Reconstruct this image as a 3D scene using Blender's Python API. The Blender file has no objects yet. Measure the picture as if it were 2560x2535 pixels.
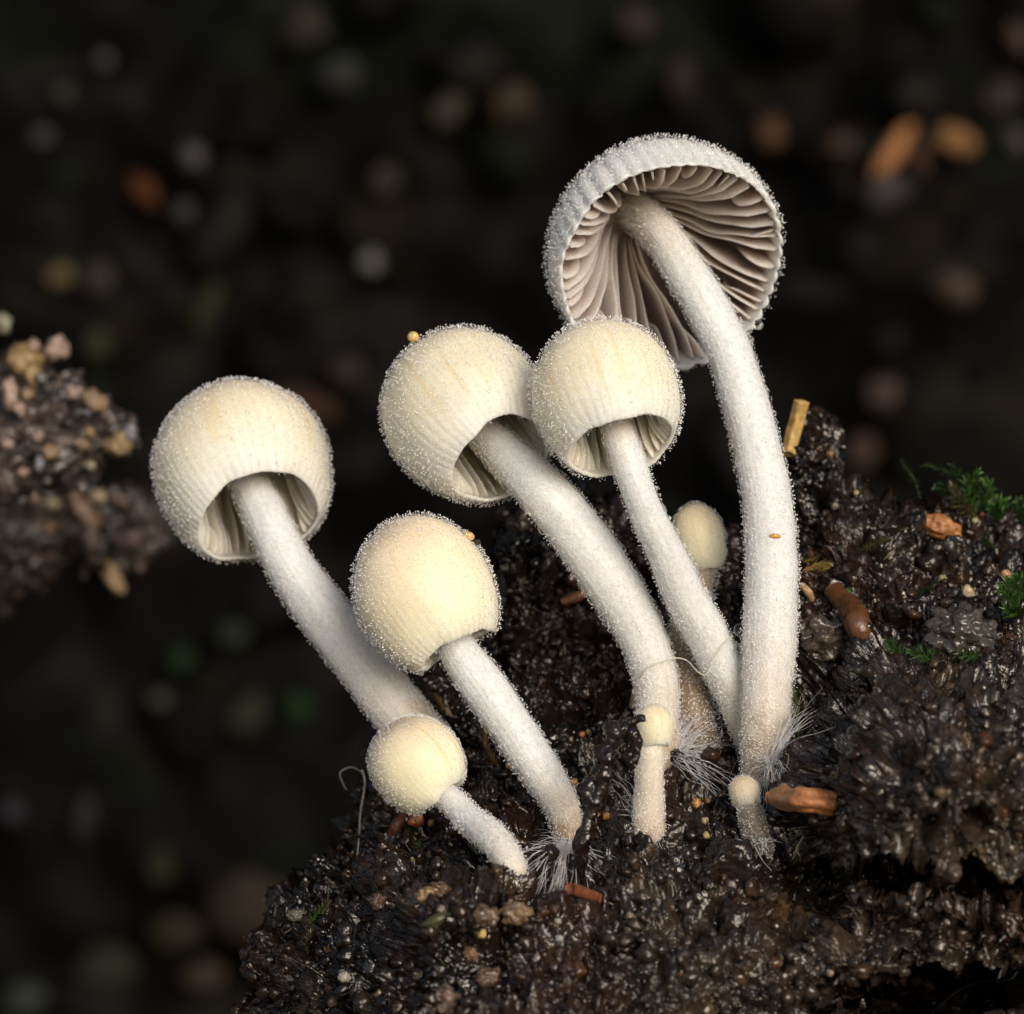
import bpy, bmesh, math
import numpy as np
from mathutils import Vector, Matrix

# ------------------------------------------------------------------ camera, world, sun, exposure
SC = bpy.context.scene
MM = 0.001                      # every length below is in millimetres
D = 180.0                       # camera to the plane of the mushrooms
K = 45.0 / 2560.0               # mm per photo pixel in that plane
CAMZ = 60.0
cam_d = bpy.data.cameras.new('camera')
cam = bpy.data.objects.new('camera', cam_d)
SC.collection.objects.link(cam)
cam.location = (0, -D * MM, CAMZ * MM)
cam.rotation_euler = (math.radians(90), 0, 0)
cam_d.sensor_width = 36.0
cam_d.lens = 36.0 * D / 45.0
cam_d.clip_start = 0.005
cam_d.clip_end = 60.0
cam_d.dof.use_dof = True
cam_d.dof.focus_distance = (D - 0.3) * MM
cam_d.dof.aperture_fstop = cam_d.lens / 2.1
SC.camera = cam

SUN_EL, SUN_AZ = math.radians(17), math.radians(22)   # azimuth: to the right of the camera's back
world = bpy.data.worlds.new('World')
SC.world = world
world.use_nodes = True
wn = world.node_tree
wn.nodes.clear()
w_out = wn.nodes.new('ShaderNodeOutputWorld')
w_bg = wn.nodes.new('ShaderNodeBackground')
w_sky = wn.nodes.new('ShaderNodeTexSky')
w_sky.sky_type = 'NISHITA'
w_sky.sun_disc = False
w_sky.sun_elevation = SUN_EL
w_sky.sun_rotation = math.pi - SUN_AZ
w_sky.air_density = 1.0
w_sky.dust_density = 3.0
w_sky.ozone_density = 1.0
w_bg.inputs['Strength'].default_value = 0.10
wn.links.new(w_sky.outputs['Color'], w_bg.inputs['Color'])
wn.links.new(w_bg.outputs['Background'], w_out.inputs['Surface'])

sun_d = bpy.data.lights.new('sun', 'SUN')
sun_d.energy = 1.35
sun_d.angle = math.radians(30)
sun_d.color = (1.0, 0.96, 0.92)
sun = bpy.data.objects.new('sun', sun_d)
SC.collection.objects.link(sun)
sdir = Vector((math.sin(SUN_AZ) * math.cos(SUN_EL), -math.cos(SUN_AZ) * math.cos(SUN_EL), math.sin(SUN_EL)))
sun.rotation_euler = sdir.to_track_quat('Z', 'Y').to_euler()
sun.location = (0.2, -0.4, 0.6)

SC.view_settings.view_transform = 'Standard'
SC.view_settings.look = 'None'
SC.view_settings.gamma = 1.0
SC.view_settings.use_curve_mapping = False
SC.view_settings.exposure = 0.48
SC.cycles.use_denoising = True
SC.cycles.max_bounces = 6
SC.cycles.transparent_max_bounces = 10
SC.cycles.sample_clamp_indirect = 4.0

# ------------------------------------------------------------------ helpers
rng = np.random.default_rng(7)

def P(px, py, dy=0.0):
    """photo pixel + distance behind the mushroom plane (mm) -> point in mm"""
    s = K * (D + dy) / D
    return np.array([(px - 1280.0) * s, dy, CAMZ - (py - 1267.5) * s])

def proj(v):
    s = K * (D + v[:, 1]) / D
    return 1280.0 + v[:, 0] / s, 1267.5 - (v[:, 2] - CAMZ) / s

def _hash(ix, iy, iz):
    h = (ix.astype(np.int64) * 374761393 + iy.astype(np.int64) * 668265263 + iz.astype(np.int64) * 2147483647) & 0xFFFFFFFF
    h = ((h ^ (h >> 13)) * 1274126177) & 0xFFFFFFFF
    h = ((h ^ (h >> 16)) * 2246822519) & 0xFFFFFFFF
    return (h ^ (h >> 15)) & 0xFFFFFFFF

_G = np.random.default_rng(3).normal(size=(256, 3))
_G /= np.linalg.norm(_G, axis=1)[:, None]

def perlin(p):
    i = np.floor(p).astype(np.int64)
    f = p - i
    u = f * f * f * (f * (f * 6 - 15) + 10)
    r = np.zeros(len(p))
    for dx in (0, 1):
        for dy in (0, 1):
            for dz in (0, 1):
                g = _G[_hash(i[:, 0] + dx, i[:, 1] + dy, i[:, 2] + dz) & 255]
                w = (u[:, 0] if dx else 1 - u[:, 0]) * (u[:, 1] if dy else 1 - u[:, 1]) * (u[:, 2] if dz else 1 - u[:, 2])
                r += w * (g[:, 0] * (f[:, 0] - dx) + g[:, 1] * (f[:, 1] - dy) + g[:, 2] * (f[:, 2] - dz))
    return r * 1.6

def fbm(p, octv=4, gain=0.5):
    r = np.zeros(len(p)); a = 1.0
    for k in range(octv):
        r += a * perlin(p * (2.03 ** k) + 17.3 * k); a *= gain
    return r

def billow(p, octv=4, gain=0.5):
    r = np.zeros(len(p)); a = 1.0
    for k in range(octv):
        r += a * (np.abs(perlin(p * (2.1 ** k) + 9.1 * k)) * 2 - 0.6); a *= gain
    return r

def norm(v):
    return v / (np.linalg.norm(v, axis=-1, keepdims=True) + 1e-12)

def lin(c):
    c = np.array(c, float) / 255.0
    return np.where(c <= 0.04045, c / 12.92, ((c + 0.055) / 1.055) ** 2.4)

def sstep(a, b, x):
    t = np.clip((x - a) / (b - a), 0, 1)
    return t * t * (3 - 2 * t)

def mesh(name, v, f, mat, parent=None, origin=None, col=None, smooth=True):
    """v in world mm; f an int array (n,3) or (n,4); linked as ONE mesh object"""
    v = np.asarray(v, float); f = np.asarray(f, np.int32)
    if origin is None:
        origin = np.array(parent['o_mm']) if parent is not None else v.mean(axis=0)
    me = bpy.data.meshes.new(name)
    k = f.shape[1]
    me.vertices.add(len(v)); me.loops.add(f.size); me.polygons.add(len(f))
    me.vertices.foreach_set('co', ((v - origin) * MM).astype(np.float32).ravel())
    me.loops.foreach_set('vertex_index', f.ravel())
    me.polygons.foreach_set('loop_start', np.arange(0, f.size, k, dtype=np.int32))
    me.polygons.foreach_set('use_smooth', np.full(len(f), smooth))
    me.update(calc_edges=True)
    if col is not None:
        a = me.color_attributes.new('Col', 'FLOAT_COLOR', 'POINT')
        c = np.ones((len(v), 4), np.float32); c[:, :3] = col
        a.data.foreach_set('color', c.ravel())
    me.materials.append(mat)
    o = bpy.data.objects.new(name, me)
    SC.collection.objects.link(o)
    if parent is not None:
        o.parent = parent
        o['o_mm'] = [float(x) for x in origin]
    else:
        o.location = origin * MM
        o['o_mm'] = [float(x) for x in origin]
    return o

def empty(name, loc, label, cat, group=None):
    o = bpy.data.objects.new(name, None)
    SC.collection.objects.link(o)
    o.empty_display_size = 0.002
    o.location = np.asarray(loc) * MM
    o['o_mm'] = [float(x) for x in loc]
    return tag(o, label, cat, group)

def tag(o, label, cat, group=None):
    o['label'] = label; o['category'] = cat
    if group: o['group'] = group
    return o

def grid_faces(n, m, wrap=False):
    """n rows, m columns of vertices"""
    i = np.arange(n - 1)[:, None]; j = np.arange(m if wrap else m - 1)[None, :]
    j2 = (j + 1) % m
    a = i * m + j; b = i * m + j2; c = (i + 1) * m + j2; d = (i + 1) * m + j
    return np.stack([a, b, c, d], -1).reshape(-1, 4)

def ico(sub):
    bm = bmesh.new(); bmesh.ops.create_icosphere(bm, subdivisions=sub, radius=1.0)
    v = np.array([x.co[:] for x in bm.verts]); f = np.array([[q.index for q in t.verts] for t in bm.faces])
    bm.free(); return v, f
ICO = {s: ico(s) for s in (1, 2, 3, 4, 5)}

def rot_to(z):
    z = norm(np.asarray(z, float)); x = np.cross([0.0, 1.0, 0.3], z)
    if np.linalg.norm(x) < 1e-3: x = np.cross([1.0, 0, 0], z)
    x = norm(x); return np.stack([x, np.cross(z, x), z], 1)

def rand_rot(n):
    q = norm(rng.normal(size=(n, 4))); w, x, y, z = q.T
    return np.stack([np.stack([1-2*(y*y+z*z), 2*(x*y-z*w), 2*(x*z+y*w)], -1),
                     np.stack([2*(x*y+z*w), 1-2*(x*x+z*z), 2*(y*z-x*w)], -1),
                     np.stack([2*(x*z-y*w), 2*(y*z+x*w), 1-2*(x*x+y*y)], -1)], 1)

def spline(pts, n):
    """Catmull-Rom through rows of pts (any number of columns)"""
    pts = np.asarray(pts, float)
    p = np.vstack([2 * pts[0] - pts[1], pts, 2 * pts[-1] - pts[-2]])
    seg = np.linalg.norm(np.diff(pts[:, :3], axis=0), axis=1); cum = np.concatenate([[0], np.cumsum(seg)])
    s = np.linspace(0, cum[-1], n); out = []
    for q in s:
        i = min(np.searchsorted(cum, q, side='right') - 1, len(seg) - 1); t = (q - cum[i]) / seg[i]
        a, b, c, d = p[i], p[i+1], p[i+2], p[i+3]
        out.append(0.5 * ((2*b) + (-a+c)*t + (2*a-5*b+4*c-d)*t*t + (-a+3*b-3*c+d)*t**3))
    return np.array(out)

def tube_mesh(path, rad, seg):
    """path (n,3), rad (n,), returns verts, faces, ring frames"""
    n = len(path); t = norm(np.gradient(path, axis=0))
    x = norm(np.cross(t[0], [0.2, 1.0, 0.1])); X = [x]
    for i in range(1, n):
        x = x - t[i] * np.dot(x, t[i]); x = norm(x); X.append(x)
    X = np.array(X); Y = np.cross(t, X)
    a = np.linspace(0, 2 * np.pi, seg, endpoint=False)
    dirs = X[:, None] * np.cos(a)[None, :, None] + Y[:, None] * np.sin(a)[None, :, None]
    v = path[:, None] + dirs * np.asarray(rad)[:, None, None]
    return v.reshape(-1, 3), grid_faces(n, seg, True), dirs.reshape(-1, 3), t, a

# ------------------------------------------------------------------ materials
def new_mat(name):
    m = bpy.data.materials.new(name); m.use_nodes = True
    nt = m.node_tree; b = nt.nodes['Principled BSDF']
    return m, nt, b

def coord_mm(nt, sc=(1, 1, 1)):
    tc = nt.nodes.new('ShaderNodeTexCoord'); mp = nt.nodes.new('ShaderNodeMapping')
    mp.inputs['Scale'].default_value = [1000.0 * s for s in sc]
    nt.links.new(tc.outputs['Object'], mp.inputs['Vector']); return mp.outputs['Vector']

def noise_node(nt, vec, scale, detail=4, rough=0.55):
    n = nt.nodes.new('ShaderNodeTexNoise'); n.inputs['Scale'].default_value = scale
    n.inputs['Detail'].default_value = detail; n.inputs['Roughness'].default_value = rough
    nt.links.new(vec, n.inputs['Vector']); return n

def ramp(nt, fac, stops):
    r = nt.nodes.new('ShaderNodeValToRGB')
    while len(r.color_ramp.elements) < len(stops): r.color_ramp.elements.new(0.5)
    for e, (p, c) in zip(r.color_ramp.elements, stops):
        e.position = p; e.color = (*c, 1.0) if len(c) == 3 else c
    nt.links.new(fac, r.inputs['Fac']); return r.outputs['Color']

def bump(nt, b, hs, dist):
    bp = nt.nodes.new('ShaderNodeBump'); bp.inputs['Distance'].default_value = dist * MM
    bp.inputs['Strength'].default_value = 1.0
    nt.links.new(hs, bp.inputs['Height']); nt.links.new(bp.outputs['Normal'], b.inputs['Normal']); return bp

def attr_col(nt, b, var=None, amt=0.15):
    a = nt.nodes.new('ShaderNodeAttribute'); a.attribute_name = 'Col'; out = a.outputs['Color']
    if var is not None:
        mr = nt.nodes.new('ShaderNodeMapRange')
        mr.inputs['From Min'].default_value = 0.3; mr.inputs['From Max'].default_value = 0.7
        mr.inputs['To Min'].default_value = 1 - amt; mr.inputs['To Max'].default_value = 1 + amt * 0.4
        nt.links.new(var, mr.inputs['Value'])
        mx = nt.nodes.new('ShaderNodeVectorMath'); mx.operation = 'SCALE'
        nt.links.new(out, mx.inputs[0]); nt.links.new(mr.outputs['Result'], mx.inputs['Scale']); out = mx.outputs['Vector']
    nt.links.new(out, b.inputs['Base Color']); return out

def flesh_mat(name, sss=0.8, rad=(0.9, 0.65, 0.42), rough=0.5, bsc=9.0, bd=0.02, amt=0.08, stretch=(1, 1, 1)):
    m, nt, b = new_mat(name); v = coord_mm(nt, stretch)
    n = noise_node(nt, v, bsc, 3, 0.6); attr_col(nt, b, n.outputs['Fac'], amt)
    b.inputs['Roughness'].default_value = rough
    b.inputs['Specular IOR Level'].default_value = 0.35
    b.inputs['Subsurface Weight'].default_value = sss
    b.inputs['Subsurface Radius'].default_value = rad
    b.inputs['Subsurface Scale'].default_value = 1.0 * MM
    bump(nt, b, n.outputs['Fac'], bd); return m

M_CAP = flesh_mat('cap_flesh', 0.9, (0.9, 0.8, 0.68), 0.5, 5.0, 0.025, 0.07)
M_STEM = flesh_mat('stem_flesh', 0.7, (0.8, 0.7, 0.6), 0.38, 5.0, 0.05, 0.14)
M_GILL = flesh_mat('gill_flesh', 0.9, (0.9, 0.75, 0.62), 0.6, 12.0, 0.02, 0.25)

def hair_mat(name, clear):
    m, nt, b = new_mat(name)
    b.inputs['Base Color'].default_value = (0.9, 0.9, 0.92, 1)
    b.inputs['Roughness'].default_value = 0.15
    b.inputs['Specular IOR Level'].default_value = 0.8
    tr = nt.nodes.new('ShaderNodeBsdfTransparent'); tl = nt.nodes.new('ShaderNodeBsdfTranslucent')
    tl.inputs['Color'].default_value = (0.92, 0.92, 0.94, 1)
    def mix(f, p, q):
        x = nt.nodes.new('ShaderNodeMixShader'); x.inputs['Fac'].default_value = f
        nt.links.new(p, x.inputs[1]); nt.links.new(q, x.inputs[2]); return x.outputs[0]
    body = mix(0.5, b.outputs[0], tl.outputs[0])
    nt.links.new(mix(clear, body, tr.outputs[0]), nt.nodes['Material Output'].inputs['Surface']); return m
M_HAIR = hair_mat('crystal_hair', 0.86)
def bead_mat():
    m, nt, b = new_mat('crystal_bead')
    b.inputs['Base Color'].default_value = (0.95, 0.95, 0.96, 1); b.inputs['Roughness'].default_value = 0.18
    b.inputs['Specular IOR Level'].default_value = 0.7; return m
M_BEAD = bead_mat()

def soil_mat(name, tint=1.0, bsc=4.0, bd=0.085, rough=(0.11, 0.34), scale=1.0, spec=0.5):
    m, nt, b = new_mat(name); v = coord_mm(nt, (scale,) * 3)
    a = nt.nodes.new('ShaderNodeAttribute'); a.attribute_name = 'Col'
    n2 = noise_node(nt, v, 2.2, 6, 0.65)
    c = ramp(nt, n2.outputs['Fac'], [(0.28, (0.35,) * 3), (0.5, (0.9,) * 3), (0.68, (1.5, 1.4, 1.3)), (0.8, (2.3, 2.0, 1.7))])
    mx = nt.nodes.new('ShaderNodeVectorMath'); mx.operation = 'MULTIPLY'
    nt.links.new(a.outputs['Color'], mx.inputs[0]); nt.links.new(c, mx.inputs[1])
    nt.links.new(mx.outputs['Vector'], b.inputs['Base Color'])
    n3 = noise_node(nt, v, 0.9, 3, 0.5)
    mr = nt.nodes.new('ShaderNodeMapRange'); mr.inputs['To Min'].default_value = rough[0]; mr.inputs['To Max'].default_value = rough[1]
    mr.inputs['From Min'].default_value = 0.35; mr.inputs['From Max'].default_value = 0.65
    nt.links.new(n3.outputs['Fac'], mr.inputs['Value']); nt.links.new(mr.outputs['Result'], b.inputs['Roughness'])
    n = noise_node(nt, v, bsc, 1.5, 0.5); bump(nt, b, n.outputs['Fac'], bd)
    b.inputs['Specular IOR Level'].default_value = spec
    return m
M_SOIL = soil_mat('wet_soil')
M_BANK = soil_mat('bank_soil', bsc=0.4, bd=1.5, rough=(0.6, 0.9), scale=0.06, spec=0.08)

def simple_mat(name, rough=0.4, spec=0.5, bsc=5.0, bd=0.05, amt=0.35, sss=0.0, stretch=(1, 1, 1)):
    m, nt, b = new_mat(name); v = coord_mm(nt, stretch)
    n = noise_node(nt, v, bsc, 4, 0.6); attr_col(nt, b, n.outputs['Fac'], amt)
    b.inputs['Roughness'].default_value = rough; b.inputs['Specular IOR Level'].default_value = spec
    if sss:
        b.inputs['Subsurface Weight'].default_value = sss; b.inputs['Subsurface Radius'].default_value = (0.5, 0.3, 0.15)
        b.inputs['Subsurface Scale'].default_value = MM
    bump(nt, b, n.outputs['Fac'], bd); return m
M_GRAIN = simple_mat('translucent_grain', 0.25, 0.6, 6.0, 0.03, 0.25, 0.6)
M_WOOD = simple_mat('wet_wood', 0.38, 0.5, 3.5, 0.10, 0.5)
M_FAR = simple_mat('far_litter', 0.8, 0.1, 0.4, 0.3, 0.4)
M_MOSS = simple_mat('moss_leaf', 0.35, 0.5, 6.0, 0.02, 0.35)
M_FIBRE = simple_mat('pale_fibre', 0.35, 0.5, 6.0, 0.0, 0.1)

def glass_mat():
    m, nt, b = new_mat('water'); b.inputs['Base Color'].default_value = (1, 1, 1, 1)
    b.inputs['Transmission Weight'].default_value = 1.0; b.inputs['Roughness'].default_value = 0.0
    b.inputs['IOR'].default_value = 1.33; return m
M_WATER = glass_mat()

# ------------------------------------------------------------------ setting: ground sheet
gx = np.concatenate([-np.geomspace(6000, 80, 40), np.linspace(-70, 70, 20), np.geomspace(80, 6000, 40)])
gy = np.concatenate([-np.geomspace(6000, 80, 40), np.linspace(-70, 330, 60), np.geomspace(340, 6000, 30)])
X, Y = np.meshgrid(gx, gy); gv = np.stack([X.ravel(), Y.ravel(), np.zeros(X.size)], 1)
gv[:, 2] = -20 + 3.0 * fbm(gv * 0.012, 4) + 1.2 * fbm(gv * 0.08, 3)
gc = np.array([0.27, 0.24, 0.20]) * (1 + 0.5 * fbm(gv * 0.03, 3))[:, None].clip(0.4, 2)  # out of view; pale tone chosen to bounce light up under the caps
ground = mesh('ground', gv, grid_faces(len(gy), len(gx)), M_BANK, col=gc, origin=np.zeros(3)); ground['kind'] = 'structure'

# ------------------------------------------------------------------ setting: the bank far behind, colour darkened to stand in for light falloff
bu = np.linspace(-420, 420, 300); bw = np.linspace(0, 1, 260)
U, W = np.meshgrid(bu, bw)
bz = -30 + 350 * np.sin(W * np.pi * 0.62) / np.sin(np.pi * 0.5)
by = 330 - 60 * np.sin(W * np.pi) + 0.0 * U + np.where(W > 0.55, -(W - 0.55) ** 2 * 1500, 0) - 0.0004 * U ** 2  # upper part leans forward out of view, shaped to shade the bank
bv = np.stack([U.ravel(), by.ravel(), bz.ravel()], 1)
n0 = np.array([0, -1.0, 0.25]); n0 = n0 / np.linalg.norm(n0)
disp = 9 * billow(bv * 0.03, 3) + 4 * billow(bv * 0.09, 3) + 1.5 * fbm(bv * 0.3, 2)
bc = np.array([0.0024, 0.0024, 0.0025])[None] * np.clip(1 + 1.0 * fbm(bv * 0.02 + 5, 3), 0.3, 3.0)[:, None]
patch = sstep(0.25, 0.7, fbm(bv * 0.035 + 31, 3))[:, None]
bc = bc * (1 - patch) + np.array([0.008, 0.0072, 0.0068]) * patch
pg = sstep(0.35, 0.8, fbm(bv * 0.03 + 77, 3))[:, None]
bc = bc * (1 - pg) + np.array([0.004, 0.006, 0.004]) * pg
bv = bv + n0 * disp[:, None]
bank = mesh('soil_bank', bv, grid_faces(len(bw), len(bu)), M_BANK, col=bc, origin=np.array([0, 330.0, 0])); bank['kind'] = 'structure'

# ------------------------------------------------------------------ setting: the rotten mound that carries the mushrooms
CONT = np.array([(-200, 4700), (300, 3700), (520, 2900), (600, 2560), (640, 2400), (668, 2250), (700, 2205), (790, 2160), (840, 2110), (868, 2060),
    (876, 1990), (885, 1930), (925, 1885), (985, 1850), (1040, 1760), (1090, 1690), (1150, 1650), (1205, 1600), (1225, 1480), (1262, 1400), (1240, 1345),
    (1290, 1300), (1380, 1250), (1440, 1190), (1490, 1240), (1560, 1275), (1640, 1290), (1720, 1290), (1800, 1310), (1860, 1300),
    (1930, 1200), (1965, 1120), (1985, 1060), (2030, 1030), (2075, 1020), (2100, 1090), (2140, 1170), (2200, 1235), (2250, 1255), (2320, 1235), (2400, 1225), (2480, 1262), (2560, 1275),
    (2750, 1290), (3000, 1350), (3400, 1600), (3900, 2300), (4300, 3400), (4500, 4700)], float)
CTRL = np.array([
    (-200, 4700, 20), (300, 3800, 12), (520, 2900, 8), (600, 2560, 5), (668, 2250, 7), (790, 2160, 8), (868, 2060, 8.5), (900, 1930, 9.5), (1040, 1760, 10),
    (800, 2350, 0), (1100, 2260, -8.5), (1210, 2270, -10), (800, 2535, -4), (930, 2130, 4), (930, 2300, -2), (1000, 2535, -9), (1020, 2000, 6.5), (1070, 1860, 8), (1100, 2200, -3), (1200, 2350, -9), (1200, 2535, -12),
    (1200, 1650, 10), (1240, 1400, 12.5), (1200, 1900, 6), (1280, 2060, 1), (1282, 2190, -4), (1420, 2095, -0.5), (1380, 1850, 6), (1330, 1600, 9.5), (1380, 1350, 12),
    (1500, 2300, -8), (1500, 2535, -12), (1500, 1250, 13.5), (1500, 1550, 10.5), (1560, 1800, 6), (1622, 2070, -2), (1690, 1920, 2.2), (1700, 2200, -5.5), (1760, 1600, 9.5), (1760, 1850, 3.5), (1840, 1550, 9),
    (1700, 2535, -11), (1850, 2010, 0), (1897, 2108, -2.5), (1920, 1920, 2), (1900, 2300, -7), (1950, 2535, -10), (1640, 1300, 13), (1860, 1320, 12),
    (2000, 1090, 12.5), (2060, 1060, 12.5), (2050, 1250, 9.5), (2050, 1500, 6), (2050, 1700, 3), (2010, 1880, -2), (2030, 2060, -5), (2060, 2200, -3),
    (2300, 1250, 10.5), (2300, 1450, 5), (2300, 1600, 0.5), (2250, 1760, -7), (2250, 1900, -12), (2250, 2050, -13.5), (2260, 2190, -11), (2120, 2180, -8), (2420, 2215, -11), (2300, 2270, -10), (2250, 2340, -8), (2100, 2400, -9.5), (2180, 2410, -9.5), (2290, 2385, -9), (2400, 2375, -8.5), (2280, 2475, -9), (2460, 2450, -9), (2180, 2530, -9.5), (2300, 2600, -9),
    (2130, 2500, -9.0), (2560, 1285, 11), (2560, 1480, 4), (2560, 1660, -3), (2560, 1850, -11), (2560, 2040, -13), (2560, 2200, -11), (2560, 2300, -9.5), (2560, 2380, -9), (2560, 2450, -9),
    (2900, 1330, 10), (2900, 1900, -8), (2900, 2500, -8), (3400, 1700, 8), (3400, 2500, -4), (2300, 2800, -6), (2600, 2900, -8), (1500, 2800, -14), (900, 2800, -9),
    (1000, 3600, -18), (2000, 3600, -20), (3000, 3600, -14), (1000, 4700, -30), (2500, 4700, -32), (3800, 4700, -10), (3900, 2600, 8)], float)
_c2 = 90.0 ** 2
def _kern(a, b): return np.sqrt(((a[:, None] - b[None]) ** 2).sum(-1) + _c2)
_A = np.zeros((len(CTRL) + 3,) * 2); _n = len(CTRL)
_A[:_n, :_n] = _kern(CTRL[:, :2], CTRL[:, :2]); _A[:_n, _n] = _A[_n, :_n] = 1
_A[:_n, _n + 1:] = CTRL[:, :2] / 1000; _A[_n + 1:, :_n] = CTRL[:, :2].T / 1000
_w = np.linalg.solve(_A, np.concatenate([CTRL[:, 2], np.zeros(3)]))
def depth0(q):
    out = np.empty(len(q))
    for i in range(0, len(q), 40000):
        s = q[i:i + 40000]
        out[i:i + 40000] = _kern(s, CTRL[:, :2]) @ _w[:_n] + _w[_n] + (s / 1000) @ _w[_n + 1:]
    return out

cols = np.concatenate([np.linspace(-200, 560, 40), np.linspace(563, 2600, 640), np.linspace(2625, 4500, 60)])
crow = np.interp(cols, CONT[:, 0], CONT[:, 1])
crow = crow + 9 * perlin(np.stack([cols * 0.03, cols * 0, cols * 0], 1)) + 7 * perlin(np.stack([cols * 0.09, cols * 0 + 4, cols * 0], 1))
NB, NV, NL = 26, 520, 40
mid = np.maximum(crow + 60, 2600.0)
vv = np.linspace(0, 1, NV)
py_vis = crow[None] + (mid - crow)[None] * vv[:, None]
low = np.maximum(mid + 60, 6100.0)
py_low = mid[None] + (low - mid)[None] * (np.linspace(0, 1, NL + 1)[1:, None])
pyg = np.vstack([py_vis, py_low]); pxg = np.broadcast_to(cols, pyg.shape)
q = np.stack([pxg.ravel(), pyg.ravel()], 1)
dd = depth0(q)
# the crest rolls over towards the back
edge = np.clip((q[:, 1] - np.broadcast_to(crow, pyg.shape).ravel()) / 70.0, 0, 1)
dd = dd + 2.2 * (1 - np.sqrt(1 - (1 - edge) ** 2))
# a black hollow under the lower right ledge and a crevice above it
qn = np.stack([q[:, 0] * 0.012, q[:, 1] * 0.012, q[:, 0] * 0], 1)
jag = 0.16 * fbm(qn, 4, 0.6)
hol = np.sqrt(((q[:, 0] - 2360 - 0.25 * (q[:, 1] - 2500)) / 235.0) ** 2 + ((q[:, 1] - 2505 + 0.09 * (q[:, 0] - 2360)) / 92.0) ** 2) + jag
dd = dd + 19.0 * (1 - sstep(0.86, 1.04, hol))
cl = 2185 + 0.10 * (q[:, 0] - 2100) + 16 * perlin(qn * 0.7 + 8)
crv = np.abs(q[:, 1] - cl) / (12 + 34 * sstep(2010, 2250, q[:, 0])) + jag * 2.2
dd = dd + 7.5 * (1 - sstep(0.55, 1.1, crv)) * sstep(1990, 2110, q[:, 0]) * (1 - sstep(2620, 2700, q[:, 0]))
s_ = K * (D + dd) / D
fv = np.stack([(q[:, 0] - 1280) * s_, dd, CAMZ - (q[:, 1] - 1267.5) * s_], 1).reshape(NV + NL, len(cols), 3)
top = fv[0]
bs = np.linspace(1, 0, NB + 1)[:-1]
back = np.stack([np.stack([top[:, 0], top[:, 1] + 26 * (1 - np.cos(s * np.pi / 2)) * 1.0 + 16 * s, top[:, 2] - (top[:, 2] + 24) * s ** 2.2], 1) for s in bs])
fv = np.vstack([back, fv])
nr = fv.shape[0]
gn = norm(np.cross(np.gradient(fv, axis=1).reshape(-1, 3), np.gradient(fv, axis=0).reshape(-1, 3)))
gn[gn[:, 1] > 0.999] *= -1
base = fv.reshape(-1, 3)
if (gn[(NB + 200) * len(cols) + 300] @ np.array([0, -1, 0])) < 0: gn = -gn
ppx, ppy = proj(base)
rough_amt = 1.0 - 0.6 * sstep(1500, 1750, ppx) * sstep(2150, 2300, ppy)      # lower right is a smoother caked face
wq_ = base + 0.9 * np.stack([perlin(base * 0.7 + 200), perlin(base * 0.7 + 240), perlin(base * 0.7 + 280)], 1)
big = billow(wq_ * 0.26 + 3, 2)
medn = fbm(wq_ * 0.85 + 11, 3, 0.55)
pit = -sstep(0.25, 0.75, perlin(wq_ * 0.42 + 60))                      # hollows and gaps between the clumps
fine = billow(base * 2.6 + 5, 3, 0.62)
vfine = billow(base * 6.0 + 21, 2, 0.6)
disp = 1.15 * big + rough_amt * 0.55 * medn + rough_amt * 1.5 * pit + (0.15 * fine + 0.075 * vfine) * (0.7 + 0.3 * rough_amt)
mv = base + gn * disp[:, None] + 0.35 * np.stack([perlin(base * 1.1 + 50), perlin(base * 1.1 + 90), perlin(base * 1.1 + 130)], 1)
sel = 0.5 + 0.9 * fbm(base * 0.22 + 40, 3)
brown = (sstep(1350, 1800, ppx) * sstep(1950, 2300, ppy) * 0.9 + sstep(2050, 2300, ppx) * sstep(1500, 1800, ppy) * 0.7).clip(0, 1)
cB = np.array([0.005, 0.0045, 0.0042]); cR = np.array([0.024, 0.0125, 0.0085]); cT = np.array([0.040, 0.029, 0.021]); cO = np.array([0.07, 0.045, 0.024])
mc = cB[None] * (1 - sel.clip(0, 1))[:, None] + cR[None] * sel.clip(0, 1)[:, None]
bt = (brown * (0.55 + 0.7 * fbm(base * 0.35 + 12, 3))).clip(0, 1)[:, None]
mc = mc * (1 - bt) + cT * bt
och = sstep(0.35, 0.75, fbm(base * 0.5 + 70, 3))[:, None] * (0.25 + 0.6 * brown[:, None])
mc = mc * (1 - och) + cO * och
mound = mesh('soil_mound', mv, grid_faces(nr, len(cols)), M_SOIL, col=mc, origin=np.array([0, 0, 0.0])); mound['kind'] = 'structure'
mpx, mpy = proj(mv)
_vis = slice(NB * len(cols), (NB + NV) * len(cols))
MV, MPX, MPY = mv[_vis], mpx[_vis], mpy[_vis]
MN = norm(np.cross(np.gradient(mv.reshape(nr, -1, 3), axis=1).reshape(-1, 3), np.gradient(mv.reshape(nr, -1, 3), axis=0).reshape(-1, 3)))[_vis]
if MN[:, 1].mean() > 0: MN = -MN

def surf(px, py, r=9):
    """depth of the mound's surface seen at a photo pixel (mm), and its normal"""
    for k in range(8):
        m = np.where((np.abs(MPX - px) < r) & (np.abs(MPY - py) < r))[0]
        if len(m): break
        r *= 1.7
    if not len(m): return 5.0, np.array([0, -1.0, 0.3])
    i = m[np.argmin(MV[m, 1])]
    return float(np.percentile(MV[m, 1], 25)), norm(MN[m].mean(axis=0))

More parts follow.
